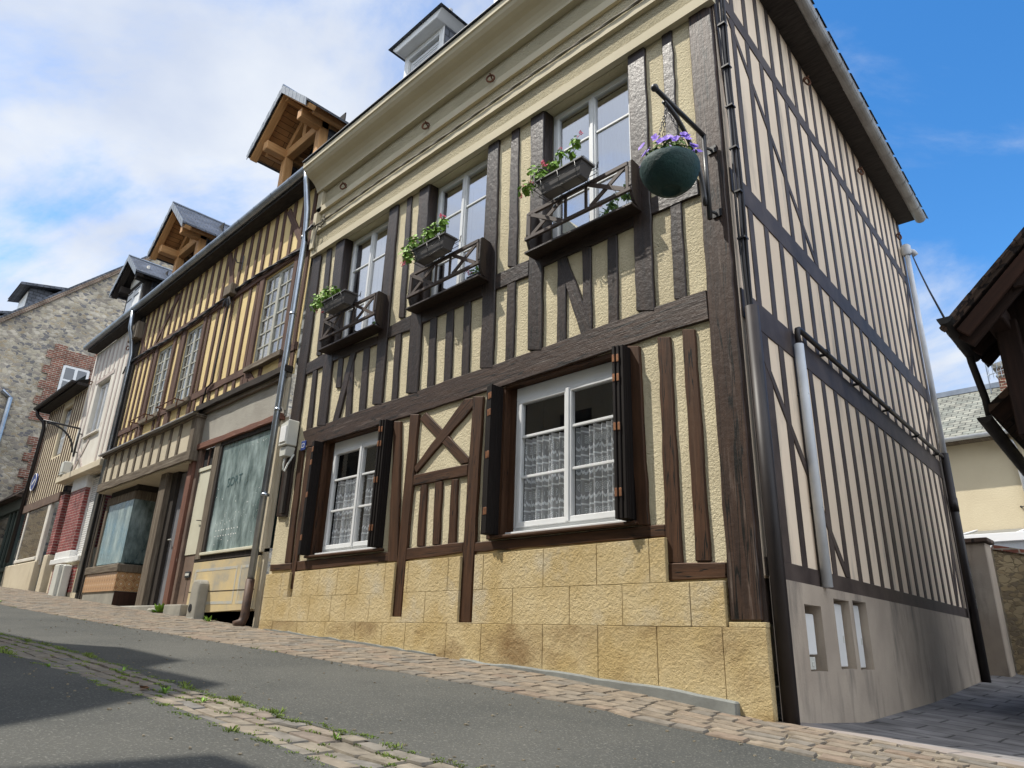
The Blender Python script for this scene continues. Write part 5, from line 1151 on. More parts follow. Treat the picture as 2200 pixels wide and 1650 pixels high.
# the concrete cable box on the pavement
t = thing('utility_box', (-9.1,-.12,.6), 'stubby grey concrete box with a round black hole standing against the yellow shop wall', 'utility box')
m = MB(); m.prism([(-9.26,.45),(-8.95,.45),(-8.93,1.10),(-9.0,1.16),(-9.16,1.16),(-9.23,1.08)], -.04, -.20); m.build('box', M_['concrete'], t, bevel=.03, seg=2)
m = MB(); m.prism([(-9.30,.42),(-8.93,.42),(-8.94,.60),(-9.28,.60)], -.04, -.24); m.build('foot', M_['concrete'], t, bevel=.03, seg=2)
m = MB(); m.tube([(-9.13,-.18,.74),(-9.13,-.207,.74)], .06, 18); m.build('hole', M_['dark'], t); m = MB(); m.lathe((-9.13,-.2,.74), [(.06,0),(.06,.001)], 4); 
# wooden attic dormers
def wood_dormer(parent, xc, w_, zl, za, name='dormer', oak=True, yv=-.46, shut=False, yp=0.0, ww=.72):
    OK, PL_ = (M_['oak'], M_['oak_plank']) if oak else (M_['black_wood'], M_['soffit'])
    h = w_/2; o = MB(); o.box(xc-ww, xc+ww, yp+.01, yp+.16, zl-.05, zl+.13)
    d = o.build(name, OK, parent, bevel=.01, grain=(1,0,0))
    for s in (-1, 1): m = MB(); m.box(*sorted((xc+s*ww, xc+s*(ww-.17))), yp, yp+.17, 7.7, zl-.05); m.build('post', OK, d, bevel=.01, grain=(0,0,1))
    sl = (za-zl)/h; zt = lambda x: za-abs(x-xc)*sl
    m = MB()
    for s in (-1, 1): m.bar((xc+s*(ww-.05), yp+.09, zl+.12), (xc, yp+.09, zl+.12+(ww-.05)*sl), .14, .14, (0,1,0))
    m.box(xc-.06, xc+.06, yp+.03, yp+.15, zl+.13, za-.25); m.build('gable_frame', OK, d, bevel=.008, grain=(0,0,1))
    for s in (-1, 1):                                   # wall plates that carry the overhang
        x = xc+s*(ww-.08); m = MB(); m.box(x-.08, x+.08, yv+.06, 1.6, zl-.07, zl+.12); m.build('wall_plate', OK, d, bevel=.012, grain=(0,1,0))
        x = xc+s*(h-.22); m = MB(); m.box(x-.05, x+.05, yv+.2, 1.4, zt(x)-.2, zt(x)-.09); m.build('purlin', OK, d, bevel=.01, grain=(0,1,0))
        m = MB(); m.bar((xc+s*h, yv+.06, zl-.10), (xc, yv+.06, za-.10), .09, .14, (0,1,0)); m.build('verge_rafter', OK, d, bevel=.008, grain=(s,0,-sl))
    m = MB(); m.box(xc-.06, xc+.06, yv+.05, 2, za-.24, za-.08); m.build('ridge_beam', OK, d, bevel=.01, grain=(0,1,0))
    m = MB()
    for s in (-1, 1):
        a, b = Vector((xc, 0, za-.03)), Vector((xc+s*h, 0, zl-.03)); n = Vector((s*(za-zl), 0, h)).normalized()*.02
        m.add([a+Vector((0,yv,0)), b+Vector((0,yv,0)), b+Vector((0,2.4,0)), a+Vector((0,2.4,0))], [(0,1,2,3) if s < 0 else (3,2,1,0)])
    m.build('roof_boards', PL_, d)
    m = MB()
    for s in (-1, 1):
        a, b = Vector((xc, 0, za+.02)), Vector((xc+s*(h+.04), 0, zl-.01)); y0, y1 = Vector((0,yv-.06,0)), Vector((0,2.4,0)); dn = Vector((0,0,-.045))
        vs = [a+y0, b+y0, b+y1, a+y1, a+y0+dn, b+y0+dn, b+y1+dn, a+y1+dn]
        m.add(vs, [(3,2,1,0),(4,5,6,7),(0,1,5,4),(1,2,6,5)] if s < 0 else [(0,1,2,3),(7,6,5,4),(4,5,1,0),(5,6,2,1)])
    m.build('dormer_roof', M_['slate'], d)
    m = MB(); L = sqrt(h*h+(za-zl)**2); n = int(L/.11)
    for s in (-1, 1):                                   # the row of slates hung on the verge
        for i in range(n):
            q = (i+.5)/n; p = Vector((xc+s*h*q, yv-.062, za+(zl-za)*q)); ax = Vector((s*h, 0, zl-za)).normalized()
            m.obox(p+Vector((0,-.004*(i % 2),-.055)), ax, (0,1,0), Vector((0,0,1)), L/n*.49, .006, .085)
    m.build('verge_slates', M_['slate_pale'], d)
    m = MB(); m.tube([(xc,yv-.07,za+.03),(xc,2.4,za+.03)], .03, 8); m.build('ridge_strip', M_['zinc'], d)
    for s in (-1, 1): m = MB(); m.box(*sorted((xc+s*(ww-.02), xc+s*(ww+.01))), yp+.16, 2.0, 7.6, zl); m.build('slate_cheek', M_['slate'], d)
    m = MB(); m.box(xc-ww+.1, xc+ww-.1, yp+.5, yp+.52, 7.6, za-.3); m.build('interior', M_['dark'], d)
    if shut:
        for s in (-1, 1):
            m = MB(); a, b = sorted((xc+s*.02, xc+s*(ww-.18))); m.box(a, b, yp-.02, yp+.02, 7.75, zl-.08); q = m.build('shutter', M_['white_paint'], d, bevel=.004)
            for z in (8.1, 8.35, 8.75, 8.95): 
                m = MB(); m.box(a+.02, b-.12, yp-.028, yp-.018, z-.018, z+.018); m.build('hinge', M_['black_metal'], q)
        m = MB(); m.box(xc-ww+.1, xc+ww-.1, yp, yp+.05, zl+.1, za-.35); m.build('gable_panel', M_['off_white'], d)
        m = MB(); m.bar((xc-h-.05,yv+.1,zl+.05),(xc-ww+.05,yp,zl+.0),.1,.1); m.build('hoist_beam', M_['black_wood'], d)
M_['slate_pale'] = mat('verge_slate', (.24,.27,.30), .5, (.17,.19,.22), 9, spec=.4)
wood_dormer(yel, -8.38, 2.2, 9.17, 10.12)
wood_dormer(yel, -13.55, 2.1, 8.95, 9.9)
# ------------------------------------------------------------------ white house with red brick pillars
wh = thing('rendered_house', (-17.5, 0, 1.0), 'narrow off-white house with faded timber stripes, a roller shutter and red glazed brick pillars', 'house')
m = wall_holes(MB(), -19.3, -15.8, 3.9, 7.7, [(-18.42,-17.32,5.12,6.60)], depth=.14); m.build('wall', M_['off_white'], wh)
x = -19.1
while x < -15.9:
    if x < -18.5 or x > -17.2: piece('stud', x-.06, x+.06, 4.1, 7.6, M_['faded_stud'], wh, -.012)
    else: piece('stud', x-.06, x+.06, 6.75, 7.6, M_['faded_stud'], wh, -.012)
    x += .36
piece('rail', -18.6, -17.1, 6.62, 6.74, M_['faded_stud'], wh, -.014)
slant('brace', (-18.9,5.0), (-17.9,4.12), .11, M_['faded_stud'], wh, -.016); slant('brace', (-17.9,5.0), (-18.9,4.12), .11, M_['faded_stud'], wh, -.018)
window(wh, -18.42, -17.32, 5.12, 6.60, .10, [], M_['glass_up'], fw=.06); m = MB(); m.box(-18.5,-17.25,-.06,.1,5.06,5.12); m.build('sill', M_['off_white'], wh, bevel=.01)
m = MB(); m.prism([(-19.35,3.95),(-15.72,3.93),(-15.72,4.10),(-19.35,4.12)], .3, -.20); m.build('canopy', M_['cream_rc'], wh, bevel=.012)
m = MB(); m.box(-19.3,-15.8,.38,.42,.6,3.95); m.build('recess_wall', M_['cream_rc'], wh)
for a, b, zt in ((-18.30,-17.10,3.62),(-16.14,-15.78,3.85)):
    m = MB(); m.box(a, b, -.02, .38, 2.10, zt); m.build('brick_pillar', M_['brick'], wh)
    m = MB(); m.box(a-.01, b+.01, -.03, .38, zt, 3.95); m.build('pillar_cap', M_['white_paint'], wh, bevel=.01)
m = MB(); m.box(-19.28,-18.9,-.015,.38,2.12,3.66); m.build('brick_pillar', M_['brick'], wh)
m = MB(); m.box(-19.3,-18.9,-.05,.38,.8,2.1); m.build('pillar_base', M_['cream_rc'], wh, bevel=.015)
m = MB(); m.box(-18.32,-16.14,-.03,.38,.8,1.90); m.box(-16.14,-15.72,-.03,.38,.8,2.10); m.build('base_wall', M_['cream_rc'], wh, bevel=.012)
m = MB(); m.box(-18.3,-17.0,-.04,.2,1.92,2.1); m.box(-18.36,-16.05,-.10,.38,1.80,1.92); m.build('window_sill', M_['white_paint'], wh, bevel=.01)
m = MB(); m.box(-18.15,-16.2,-.036,-.028,1.12,1.72); m.build('brick_panel', M_['brick'], wh)
m = MB(); m.box(-17.08,-16.16,.10,.13,1.93,3.85); m.build('roller_shutter', M_['roller'], wh)
m = MB(); m.box(-17.1,-17.02,.08,.14,1.93,3.85); m.build('shutter_track', M_['white_paint'], wh)
m = MB(); m.box(-18.9,-18.3,.3,.34,1.0,3.5); m.build('door', M_['black_wood'], wh)
t = thing('utility_box', (-16.75,-.2,1.0), 'tall pale grey utility box leaning by the red brick panel of the white house', 'utility box')
m = MB(); m.box(-17.05,-16.62,-.28,-.06,1.0,1.74); m.build('box', M_['plastic'], t, bevel=.02); m = MB(); m.box(-16.6,-16.45,-.22,-.06,1.0,1.72); m.build('side_box', M_['plastic'], t, bevel=.02)
t = thing('meter_box', (-18.95,-.1,4.15), 'small cream meter box above the canopy of the white house', 'meter box')
m = MB(); m.box(-19.15,-18.85,-.22,-.02,4.18,4.5); m.build('box', M_['plastic'], t, bevel=.02); m = MB(); m.box(-19.13,-18.87,-.225,-.02,4.13,4.175); m.build('base', M_['plastic'], t, bevel=.01)
t = thing('wall_bracket', (-18.75,-.1,4.6), 'empty black sign bracket with a curved brace between the cream and white houses', 'bracket')
X2 = -18.75
m = MB(); m.tube([(X2,-.08,4.62),(X2,-.08,5.40)], .028, 8); m.build('upright', M_['black_metal'], t, smooth=True); m = MB(); m.tube([(X2,-.08,5.39),(X2,-.95,5.42)], .026, 8); m.build('arm', M_['black_metal'], t, smooth=True)
m = MB(); m.tube([(X2,-.14-.72*(1-cos(a)),4.72+.66*sin(a)) for a in [pi/2*i/12 for i in range(13)]], .026, 8); m.build('curved_brace', M_['black_metal'], t, smooth=True)
for z in (5.25,4.75): m = MB(); m.tube([(X2,-.08,z),(X2,-.0,z)], .016, 6); m.build('wall_fixing', M_['black_metal'], t)
for x, z in ((-18.95,6.75),(-16.2,7.05)): ring((x,-.06,z), (.5,-1,0), parent=wh)
wood_dormer(wh, -16.96, 2.0, 9.08, 9.86, oak=False, yv=-.30, shut=True, ww=.70)
# ------------------------------------------------------------------ cream house with thin dark studs
cr = thing('half_timbered_house', (-21.2, 0, 1.3), 'low cream house with close thin dark studs and a curtained shop window', 'house')
m = wall_holes(MB(), -23.2, -19.3, 3.6, 6.85, [(-21.45,-20.55,5.0,6.5)], depth=.12); m.build('wall', M_['cream_wall'], cr)
m = MB(); m.box(-21.45,-20.55,.08,.12,5.0,6.5); wv = m.build('window', M_['black_wood'], cr); m = MB(); m.box(-21.38,-20.62,.06,.08,5.05,5.55); m.box(-21.38,-20.62,.06,.08,5.6,6.5); m.build('pane', M_['glass_old'], wv); m = MB(); m.box(-21.3,-20.7,.07,.079,5.1,6.4); m.build('blind', M_['net'], wv)
x = -23.1
while x < -19.3:
    if not (-21.5 < x < -20.5): piece('stud', x-.034, x+.034, 3.75, 6.7, M_['brown_stud'], cr, -.018)
    else: piece('stud', x-.034, x+.034, 3.75, 4.95, M_['brown_stud'], cr, -.018)
    x += .245
piece('fascia', -23.2, -19.3, 3.52, 3.76, M_['brown_stud'], cr, -.05)
m = MB(); m.box(-22.5,-19.95,.02,.06,1.9,3.55); m.build('shopfront_wall', M_['off_white'], cr)
m = MB(); m.box(-22.35,-20.25,-.0,.02,2.12,3.5); w4 = m.build('shop_window', M_['stripe'], cr); m = MB(); m.box(-22.35,-20.25,-.02,-.012,2.12,3.5); m.build('pane', M_['glass'], w4)
m = MB(); m.box(-22.5,-22.35,-.03,.02,2.0,3.52); m.box(-20.25,-19.98,-.03,.02,2.0,3.52); m.box(-22.45,-20.2,-.06,.02,2.03,2.12); m.build('window_frame', M_['off_white'], w4, bevel=.01)
m = MB(); m.box(-23.4,-19.98,-.06,.1,.8,2.0); m.build('base_wall', M_['cream_rc'], cr, bevel=.02)
m = MB(); m.box(-19.98,-19.3,.2,.24,.9,3.5); m.build('door', M_['black_wood'], cr)
m = MB(); m.prism([(-23.4,6.74),(-19.32,6.74),(-19.32,6.82),(-23.4,6.82)], .1, -.30); m.build('soffit', M_['soffit'], cr)
m = MB(); m.add([(-23.4,-.33,6.83),(-19.32,-.33,6.83),(-19.32,3.0,8.4),(-23.4,3.0,8.4)], [(0,1,2,3)]); m.build('roof', M_['tile'], cr)
gutter(cr, lambda e, a, b: Vector((e, -.37+a, 6.84+b)), [-23.45, -19.35], .07, M_['pipe_dark'])
m = MB(); m.tube([(-23.3,-.36,6.8),(-23.28,-.3,6.6),(-23.15,-.12,6.4),(-23.12,-.08,6.2),(-23.2,-.08,2.1)], .055, 10); m.build('downpipe', M_['pipe_dark'], cr, smooth=True)
t = thing('road_sign', (-22.62,-.06,4.43), 'round dark blue sign with a white bar on the cream striped house', 'sign')
m = MB(); m.tube([(-22.62,-.03,4.43),(-22.62,-.07,4.43)], .27, 28); m.build('disc', M_['blue'], t); m = MB(); m.obox((-22.62,-.073,4.43), (cos(.5),0,sin(.5)), (0,1,0), (-sin(.5),0,cos(.5)), .14, .003, .035); m.build('bar', M_['white'], t)
m = MB(); pts = [(-22.62+.262*cos(a),-.071,4.43+.262*sin(a)) for a in [2*pi*i/32 for i in range(33)]]; m.tube(pts, .012, 5, cap=False); m.build('rim', M_['white'], t)
M_['verge_brick'] = tex_mat('verge_brick', 'b', (.20,.12,.085), (.15,.095,.07), (.30,.26,.20), .11, .07, .9, .5, .012)
# ------------------------------------------------------------------ stone house beyond, seen by its gable
st = thing('stone_house', (-27, 2, 1.7), 'big rubble stone house end-on beyond the row, with a brick framed arched window', 'house')
X = -27; V = lambda y: 10.66+1.035*(y+1.55)
yr = 5.2
m = MB(); m.add([(X,-3.2,1),(X,12,1),(X,12,V(yr)-1.035*(12-yr)),(X,yr,V(yr)),(X,-3.2,V(-3.2))], [(0,1,2,3,4)]); m.add([(X,-3.2,1),(X,-3.2,V(-3.2)),(X-12,-3.2,V(-3.2)),(X-12,-3.2,1)], [(0,1,2,3)]); m.build('gable_wall', M_['rubble'], st)
m = MB(); 
for a, b in ((-3.5, yr), (12.3, yr)):
    za, zb = (V(a), V(b)) if a < yr else (V(yr)-1.035*(12.3-yr), V(yr))
    vs = [(X+.12,a,za),(X+.12,b,zb),(X+.12,b,zb+.1),(X+.12,a,za+.1),(X-12,a,za),(X-12,b,zb),(X-12,b,zb+.1),(X-12,a,za+.1)]
    m.add(vs, [(0,1,2,3),(3,2,6,7),(4,7,6,5),(0,4,5,1),(0,3,7,4)])
m.build('roof', M_['slate'], st)
m = MB(); m.add([(X+.125,-3.5,V(-3.5)-.2),(X+.125,yr,V(yr)-.2),(X+.125,yr,V(yr)-.0),(X+.125,-3.5,V(-3.5))], [(0,1,2,3)]); m.add([(X+.125,-3.5,V(-3.5)-.2),(X+.0,-3.5,V(-3.5)-.2),(X,yr,V(yr)-.2),(X+.125,yr,V(yr)-.2)], [(0,1,2,3)]); m.build('brick_verge', M_['verge_brick'], st)
wy0, wy1, wz0, wz1 = .72, 1.62, 7.9, 9.55
m = MB(); to = lambda p, yy, q: Vector((X+yy, p, q))
arch = [(lerp(wy0, wy1, i/10), wz1+.22*(1-((i/10-.5)*2)**2)) for i in range(11)]
m.prism([(wy0,wz0),(wy1,wz0)]+arch[::-1], -.05, .03, to)
w5 = m.build('window', M_['white_paint'], st)
m = MB()
for a, b in ((wy0+.09,(wy0+wy1)/2-.05),((wy0+wy1)/2+.05,wy1-.09)):
    for c, d in ((wz0+.1,8.45),(8.52,8.98),(9.05,9.5)): m.add([(X+.034,a,c),(X+.034,b,c),(X+.034,b,d),(X+.034,a,d)], [(0,1,2,3)])
m.build('pane', M_['glass_dark'], w5)
m = MB()
for i, z in enumerate(xs_range(7.3, 10.0, .3)):
    L = .42 if i % 2 else .62
    m.box(X-.02, X+.05, wy0-L, wy0-.02, z, z+.3)
    m.box(X-.02, X+.05, wy1+.02, wy1+L-.1, z, z+.3)
m.prism([(wy0-.05,9.6),(wy1+.05,9.6),(wy1+.3,10.15),(wy0-.3,10.15)], -.02, .055, to)
m.build('brick_surround', M_['old_brick'], st)
m = MB()
for i, z in enumerate(xs_range(3.2, 6.4, .3)): m.box(X-.02, X+.05, .45-(.2 if i % 2 else 0), 1.3, z, z+.3)
m.build('brick_quoin', M_['old_brick'], st)
for (ya, xx, w_) in ((-.9, -29.0, 1.6), (-2.6, -29.2, 1.0)):
    z0 = V(ya)+.1; m = MB(); m.box(xx, X-.4, ya, ya+w_*1.5, z0-.3, z0+.95); dd = m.build('dormer', M_['slate'], st)
    m = MB(); m.add([(xx-.3,ya-.35,z0+.9),(X-.1,ya-.35,z0+.9),(X-.1,ya+w_*1.7,z0+1.55),(xx-.3,ya+w_*1.7,z0+1.55)], [(0,1,2,3)]); m.add([(xx-.3,ya-.35,z0+.8),(X-.1,ya-.35,z0+.8),(X-.1,ya+w_*1.7,z0+1.45),(xx-.3,ya+w_*1.7,z0+1.45)], [(3,2,1,0)]); m.add([(X-.1,ya-.35,z0+.8),(X-.1,ya+w_*1.7,z0+1.45),(X-.1,ya+w_*1.7,z0+1.55),(X-.1,ya-.35,z0+.9)], [(0,1,2,3)]); m.build('dormer_roof', M_['slate'], dd)
    m = MB(); m.box(xx+.1, X-.5, ya-.02, ya, z0, z0+.75); m.build('dormer_window', M_['white_paint'], dd)
m = MB(); m.tube([(X+.1,-.9,8.1),(X+.1,-.6,7.9),(X+.1,-.6,2)], .08, 8); m.build('downpipe', M_['zinc'], st)
# ------------------------------------------------------------------ dark green shop at the far left
gs = thing('shop', (-24.6, 0, 1.5), 'dark green shopfront under a small brown tiled roof at the far left', 'shop')
m = MB(); m.box(-28,-23.4,.0,.1,.8,4.0); m.build('front_wall', M_['green'], gs)
m = MB(); m.box(-24.6,-23.8,-.02,.0,2.0,3.6); m.box(-26.4,-25.0,-.02,.0,2.0,3.6); m.build('window', M_['glass_dark'], gs)
m = MB(); 
for x in (-24.75,-23.75,-24.25): m.box(x,x+.1,-.06,.0,1.2,3.7)
m.box(-28,-23.4,-.08,.0,1.85,1.97); m.box(-28,-23.35,-.1,.0,3.7,4.05); m.build('frame', M_['green'], gs, bevel=.01)
m = MB(); m.add([(-28,-.35,4.05),(-23.3,-.35,4.05),(-23.3,1.2,5.5),(-28,1.2,5.5)], [(0,1,2,3)]); m.add([(-28,-.35,4.05),(-28,0,4.05),(-23.3,0,4.05),(-23.3,-.35,4.05)], [(0,1,2,3)]); m.add([(-23.3,-.35,4.05),(-23.3,1.2,4.05),(-23.3,1.2,5.5)], [(0,1,2)]); m.build('roof', M_['tile'], gs)
# ------------------------------------------------------------------ timber outbuilding on the other side of the alley
tb = thing('timber_building', (2.2, 3, 0), 'dark timber building with deep overhanging eaves across the alley', 'building')
gx = 1.0; y0, y1 = 2.25, 3.6; sl = .95
def roofz(x, z0): return z0+(x-gx)*sl
Z0 = 3.31
m = MB()
m.add([(gx,y0,Z0),(4.2,y0,roofz(4.2,Z0)),(4.2,6.5,roofz(4.2,Z0)),(gx+.9,6.5,roofz(gx+.9,Z0)),(gx+.9,y1,roofz(gx+.9,Z0)),(gx,y1,Z0)], [(0,1,2,3,4,5)])
m.add([(gx,y0,Z0+.07),(4.2,y0,roofz(4.2,Z0)+.07),(4.2,6.5,roofz(4.2,Z0)+.07),(gx+.9,6.5,roofz(gx+.9,Z0)+.07),(gx+.9,y1,roofz(gx+.9,Z0)+.07),(gx,y1,Z0+.07)], [(5,4,3,2,1,0)])
m.add([(gx,y0,Z0),(gx,y0,Z0+.07),(4.2,y0,roofz(4.2,Z0)+.07),(4.2,y0,roofz(4.2,Z0))], [(0,3,2,1)]); m.add([(gx,y1,Z0),(gx,y1,Z0+.07),(gx,y0,Z0+.07),(gx,y0,Z0)], [(0,1,2,3)])
m.build('roof', M_['tile'], tb)
r = random.Random(6); m = MB()
for i in range(22): x = gx-.02+i*.14; m.obox((x, y0-.015, roofz(x,Z0)+.066), Vector((1,0,sl)).normalized(), (0,1,0), Vector((-sl,0,1)).normalized(), .10, .04, .012+r.uniform(0,.008))
m.build('verge_tiles', M_['tile'], tb)
for dy, mt, th in ((.03, M_['plank_red'], .12), (.10, M_['roof_timber'], .16)):
    m = MB(); a = Vector((gx+.06, y0+dy, Z0-.05-dy)); b = Vector((4.2, y0+dy, roofz(4.2,Z0)-.05-dy)); m.bar(a, b, .05, th, (0,0,1)); m.build('barge_board', mt, tb, bevel=.006, grain=(1,0,sl))
for y in (2.55, 2.95, 3.3): m = MB(); m.bar((gx+.03,y,Z0-.06),(4.2,y,roofz(4.2,Z0)-.06), .07, .09, (0,0,1)); m.build('rafter', M_['roof_timber'], tb, bevel=.006, grain=(1,0,sl))
m = MB(); m.add([(gx,y0+.02,Z0-.012),(gx,y1,Z0-.012),(4.2,y1,roofz(4.2,Z0)-.012),(4.2,y0+.02,roofz(4.2,Z0)-.012)], [(0,1,2,3)]); m.build('roof_boards', M_['roof_timber'], tb)
gutter(tb, lambda e, a, b: Vector((gx-.04+a, e, Z0+.06+b-.06*(e-y0))), [y0-.1, y1-.4], .065, M_['zinc_dark'], joints=.3)
m = MB(); m.bar((gx+.30, 2.35, Z0+.10), (gx+.30, 3.5, Z0+.10), .16, .2); m.build('wall_plate', M_['roof_timber'], tb, bevel=.01, grain=(0,1,0))
m = MB(); m.bar((gx+.34,2.75,2.3),(gx+.34,2.75,Z0+.1),.18,.18,(0,1,0)); m.build('post', M_['roof_timber'], tb, bevel=.01, grain=(0,0,1))
m = MB(); m.bar((gx+.5,2.35,Z0+.32),(4.0,2.35,Z0+.32),.12,.16); m.build('tie_beam', M_['roof_timber'], tb, bevel=.01, grain=(1,0,0))
m = MB(); m.add([(gx+.62,2.45,Z0+.40),(4,2.45,Z0+.40),(4,2.45,roofz(4,Z0)-.1),(gx+.72,2.45,roofz(gx+.72,Z0)-.1)], [(0,1,2,3)]); m.build('gable_infill', M_['court'], tb)
m = MB(); m.tube([(gx-.05,3.02,Z0+.0),(gx-.05,3.06,Z0-.1),(gx-.02,3.2,2.85),(gx-.02,3.22,2.68)], .034, 10); m.build('downpipe', M_['zinc_dark'], tb, smooth=True)
# lower lean-to roof of the same building
Z1 = 2.68; yl0, yl1 = 3.12, 6.5
m = MB(); f = lambda x: Z1+(x-gx)*.8
m.add([(gx,yl0,f(gx)),(2.6,yl0,f(2.6)),(2.6,yl1,f(2.6)-.1),(gx,yl1,f(gx)-.1)], [(3,2,1,0)]); m.add([(gx,yl0,f(gx)+.08),(2.6,yl0,f(2.6)+.08),(2.6,yl1,f(2.6)-.02),(gx,yl1,f(gx)-.02)], [(0,1,2,3)]); m.add([(gx,yl0,f(gx)),(gx,yl0,f(gx)+.08),(2.6,yl0,f(2.6)+.08),(2.6,yl0,f(2.6))], [(0,3,2,1)]); m.build('lower_roof', M_['tile'], tb)
m = MB(); m.bar((gx+.05,yl0+.05,f(gx)-.06),(2.6,yl0+.05,f(2.6)-.05),.08,.16,(0,0,1)); m.build('barge_board', M_['roof_timber'], tb, bevel=.006, grain=(1,0,.8))
gutter(tb, lambda e, a, b: Vector((gx-.05+a, e, Z1-.03+b-.11*(e-yl0))), [yl0-.0, yl1], .065, M_['zinc_dark'], joints=.3)
m = MB(); m.box(1.29, 4.2, 2.78, 6.5, 2.62, 3.62); m.box(1.75, 4.2, 2.9, 6.5, -.5, 2.62); m.build('wall', M_['roof_timber'], tb)
cable('cable', [S(7.12,.15,6.75), Vector(S(7.12,.15,6.75)).lerp(Vector((.95,2.2,3.40)), .33)-Vector((0,0,.05)), Vector(S(7.12,.15,6.75)).lerp(Vector((.95,2.2,3.40)), .66)-Vector((0,0,.05)), Vector((.95,2.2,3.40))], .010, M_['cable'], 'black cable slung across the alley against the blue sky')
# ------------------------------------------------------------------ rendered house behind with a slate roof
bh = thing('rendered_house', (0, 14, .8), 'sunlit cream rendered house with a lichened slate roof at the end of the alley', 'house')
Y = 14.0; ze = 5.15
m = MB(); m.box(-5, 6, Y, Y+.2, 0, ze); m.build('wall', M_['court'], bh)
m = MB(); m.box(-5, 6, Y-.3, Y, ze-.06, ze); m.build('soffit', M_['grey_timber'], bh)
m = MB(); m.add([(-5,Y-.36,ze),(6,Y-.36,ze),(6,Y+2.6,ze+2.0),(-5,Y+2.6,ze+2.0)], [(0,1,2,3)]); m.build('roof', M_['slate_light'], bh)
m = MB(); m.bar((-5,Y+2.6,ze+2.02),(6,Y+2.6,ze+2.02),.2,.14); m.build('ridge_strip', M_['zinc'], bh)
gutter(bh, lambda e, a, b: Vector((e, Y-.4+a, ze+.03+b)), [-5, 6], .085, M_['pipe_white'], joints=.5)
m = MB(); m.tube([(-.62,Y-.4,ze-.03),(-.58,Y-.38,ze-.12),(-.40,Y-.2,ze-.20),(-.36,Y-.12,ze-.4),(-.30,Y-.1,2.9)], .055, 10); m.build('downpipe', M_['pipe_white'], bh, smooth=True)
m = MB(); m.box(-.72,.15,Y+2.2,Y+3.0,ze+1.6,ze+2.35); ch = m.build('chimney', M_['old_brick'], bh); m = MB(); m.box(-.80,.23,Y+2.12,Y+3.08,ze+2.35,ze+2.5); m.box(-.755,.185,Y+2.16,Y+3.04,ze+2.12,ze+2.18); m.build('chimney_cap', M_['concrete'], ch, bevel=.02)
m = MB(); m.tube([(-.5,Y-.05,3.52),(.6,Y-.05,3.56)], .012, 6); m.tube([(-.5,Y,3.52),(-.5,Y-.06,3.52)], .02, 6); m.build('wall_wire', M_['cable'], bh)
t = thing('tv_antenna', (-.9, Y+2.1, ze+2.0), 'thin grey television antenna beside the brick chimney', 'antenna')
m = MB(); m.tube([(-.92,Y+2.15,ze+1.7),(-.92,Y+2.15,ze+2.62)], .014, 6); m.build('mast', M_['zinc'], t); m = MB()
for z, L in ((2.45,.5),(2.2,.45)):
    m.tube([(-.92,Y+2.15,ze+z),(-.92+L,Y+2.0,ze+z+.04)], .012, 5)
    for k in range(5): x = -.88+L*k/5; m.tube([(x,Y+2.12,ze+z-.12),(x,Y+2.12,ze+z+.14)], .008, 4)
m.build('elements', M_['zinc'], t)
# glazed porch in the yard
t = thing('conservatory', (0, 12, .6), 'white framed glazed porch with a flat translucent roof in front of the cream house', 'conservatory')
m = MB(); m.add([(-1.9,11.6,2.62),(1.2,11.6,2.62),(1.2,13.9,3.05),(-1.9,13.9,3.05)], [(0,1,2,3)]); m.add([(-1.9,11.6,2.60),(1.2,11.6,2.60),(1.2,13.9,3.03),(-1.9,13.9,3.03)], [(3,2,1,0)]); m.build('roof', M_['porch_roof'], t)
m = MB(); m.box(-1.9,1.2,11.52,11.62,2.50,2.66); m.box(-1.9,-1.8,11.55,11.65,.3,2.5); m.box(-.8,-.72,11.55,11.65,.3,2.5); m.box(.2,.28,11.55,11.65,.3,2.5); m.box(-1.9,1.2,11.55,11.62,1.3,1.4)
for x in (-1.4,-.35,.6): m.bar((x,11.6,2.64),(x,13.9,3.07),.04,.03)
m.build('frame', M_['bright'], t, bevel=.005)
m = MB(); m.box(-1.8,1.2,11.6,11.61,.3,2.5); m.build('glazing', M_['net_bright'], t)
m = MB(); m.tube([(-.10,11.5,2.5),(-.06,11.48,2.35),(.02,11.48,2.2),(.04,11.48,.5)], .045, 8); m.build('downpipe', M_['pipe_white'], t, smooth=True)
# gate pillar with letterboxes, buttress and stone garden wall
t = thing('gate_pillar', (-.2, 8.0, .1), 'grey rendered gate pillar with a flat dark cap at the end of the side wall', 'pillar')
m = MB(); m.box(-.55,-.17,7.95,8.3,-.1,2.05); m.build('shaft', M_['side_plinth'], t, bevel=.015); m = MB(); m.box(-.60,-.12,7.90,8.35,2.05,2.12); m.build('cap', M_['tile'], t, bevel=.01)
t = thing('letterbox', (-.3, 7.6, 1.0), 'bank of dark letterboxes with white name plates on the wall beside the gate pillar', 'letterbox')
m = MB(); m.box(-.60,-.42,7.28,7.93,1.0,1.72); m.build('case', M_['black_metal'], t, bevel=.01)
m = MB()
for z in (1.08,1.30,1.52): m.box(-.422,-.412,7.33,7.88,z,z+.15)
m.build('name_plate', M_['white'], t)
t = thing('garden_wall', (-.4, 7.5, 0), 'low grey rendered wall between the tall house and the gate pillar', 'wall')
m = MB(); m.add([(-.62,7.2,-.2),(-.50,7.2,-.2),(-.50,7.2,2.3),(-.62,7.2,2.3),(-.62,7.95,-.2),(-.50,7.95,-.2),(-.50,7.95,1.9),(-.62,7.95,1.9)], [(0,1,2,3),(1,5,6,2),(5,4,7,6),(3,2,6,7),(4,0,3,7)]); m.build('render', M_['side_plinth'], t)
t = thing('garden_wall', (.5, 8.8, .2), 'golden stone garden wall with a red brick coping beyond the gate pillar', 'wall')
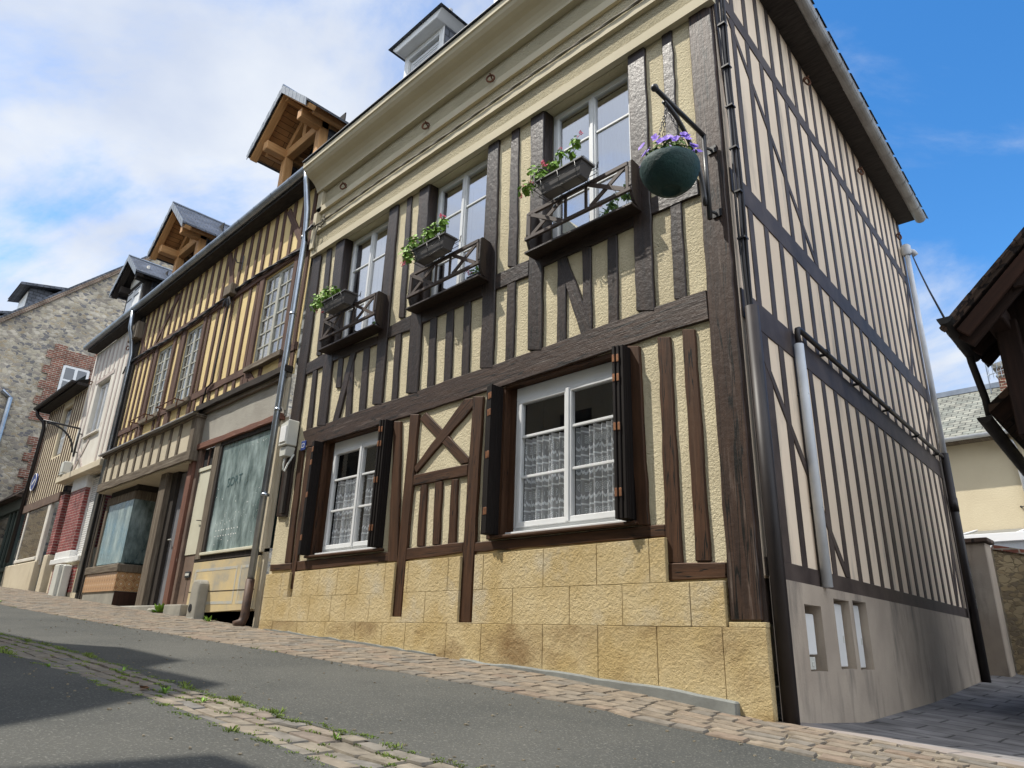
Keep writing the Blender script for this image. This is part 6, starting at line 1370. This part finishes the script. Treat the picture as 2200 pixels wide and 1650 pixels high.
A, B2 = Vector((-.2,8.5,0)), Vector((2.6,9.3,0)); d = (B2-A).normalized(); n = Vector((d.y,-d.x,0))*.15
m = MB(); vs = [A+n+Vector((0,0,-.2)), B2+n+Vector((0,0,-.2)), B2+n+Vector((0,0,1.35)), A+n+Vector((0,0,1.98)), A-n+Vector((0,0,-.2)), B2-n+Vector((0,0,-.2)), B2-n+Vector((0,0,1.35)), A-n+Vector((0,0,1.98))]
m.add(vs, [(0,1,2,3),(5,4,7,6),(3,2,6,7),(1,5,6,2),(4,0,3,7)]); m.build('stonework', M_['garden_stone'], t)
m = MB(); m.bar(A+Vector((0,0,2.02)), B2+Vector((0,0,1.39)), .36, .07); m.build('coping', M_['old_brick'], t)
# ------------------------------------------------------------------ the houses across the street, seen only in the panes and by their shadow
oh = thing('rendered_house', (-9.5, -9, 0), 'tall house across the street whose gable shadow falls on the road', 'house')
prof = [(-30,3.8),(-30,9.2),(-14,9.4),(-11.5,9.9),(-10.6,10.3),(-10.6,11.36),(-9.5,11.49),(-9.05,10.9),(-8.67,10.5),(-8.1,10.76),(-7.89,10.8),(-7.06,9.75),(-6.51,9.0),(-6.11,8.54),(-5.66,8.0),(-5.11,7.29),(-4.9,7.0),(-4.2,6.2),(-4.2,-.6),(-30,3)]
m = MB(); m.prism(prof, -13.5, -7.0); m.build('wall', M_['court'], oh)
m = MB()
for x in (-26,-23,-20,-17,-14,-11,-8): m.box(x,x+.9,-7.0,-6.96,tab(BASE,x)+3.4,tab(BASE,x)+4.9); m.box(x,x+.9,-7.0,-6.96,tab(BASE,x)+.9,tab(BASE,x)+2.3)
m.build('window', M_['glass_dark'], oh)

oh2 = thing('rendered_house', (0, -9, 0), 'lower house across the street whose roof edge shades the bottom of the road', 'house')
m = MB(); m.prism([(-5.22,8.75),(-5.08,8.88),(12,8.9),(12,-1.2),(-4.05,-.4),(-4.05,6.4),(-4.3,6.9),(-4.64,7.78)], -13.5, -7.0); m.build('wall', M_['court'], oh2)
m = MB()
for x in (-3,0,3,6): m.box(x,x+.9,-7.0,-6.96,tab(BASE,x)+3.6,tab(BASE,x)+5.0); m.box(x,x+.9,-7.0,-6.96,tab(BASE,x)+.9,tab(BASE,x)+2.3)
m.build('window', M_['glass_dark'], oh2)
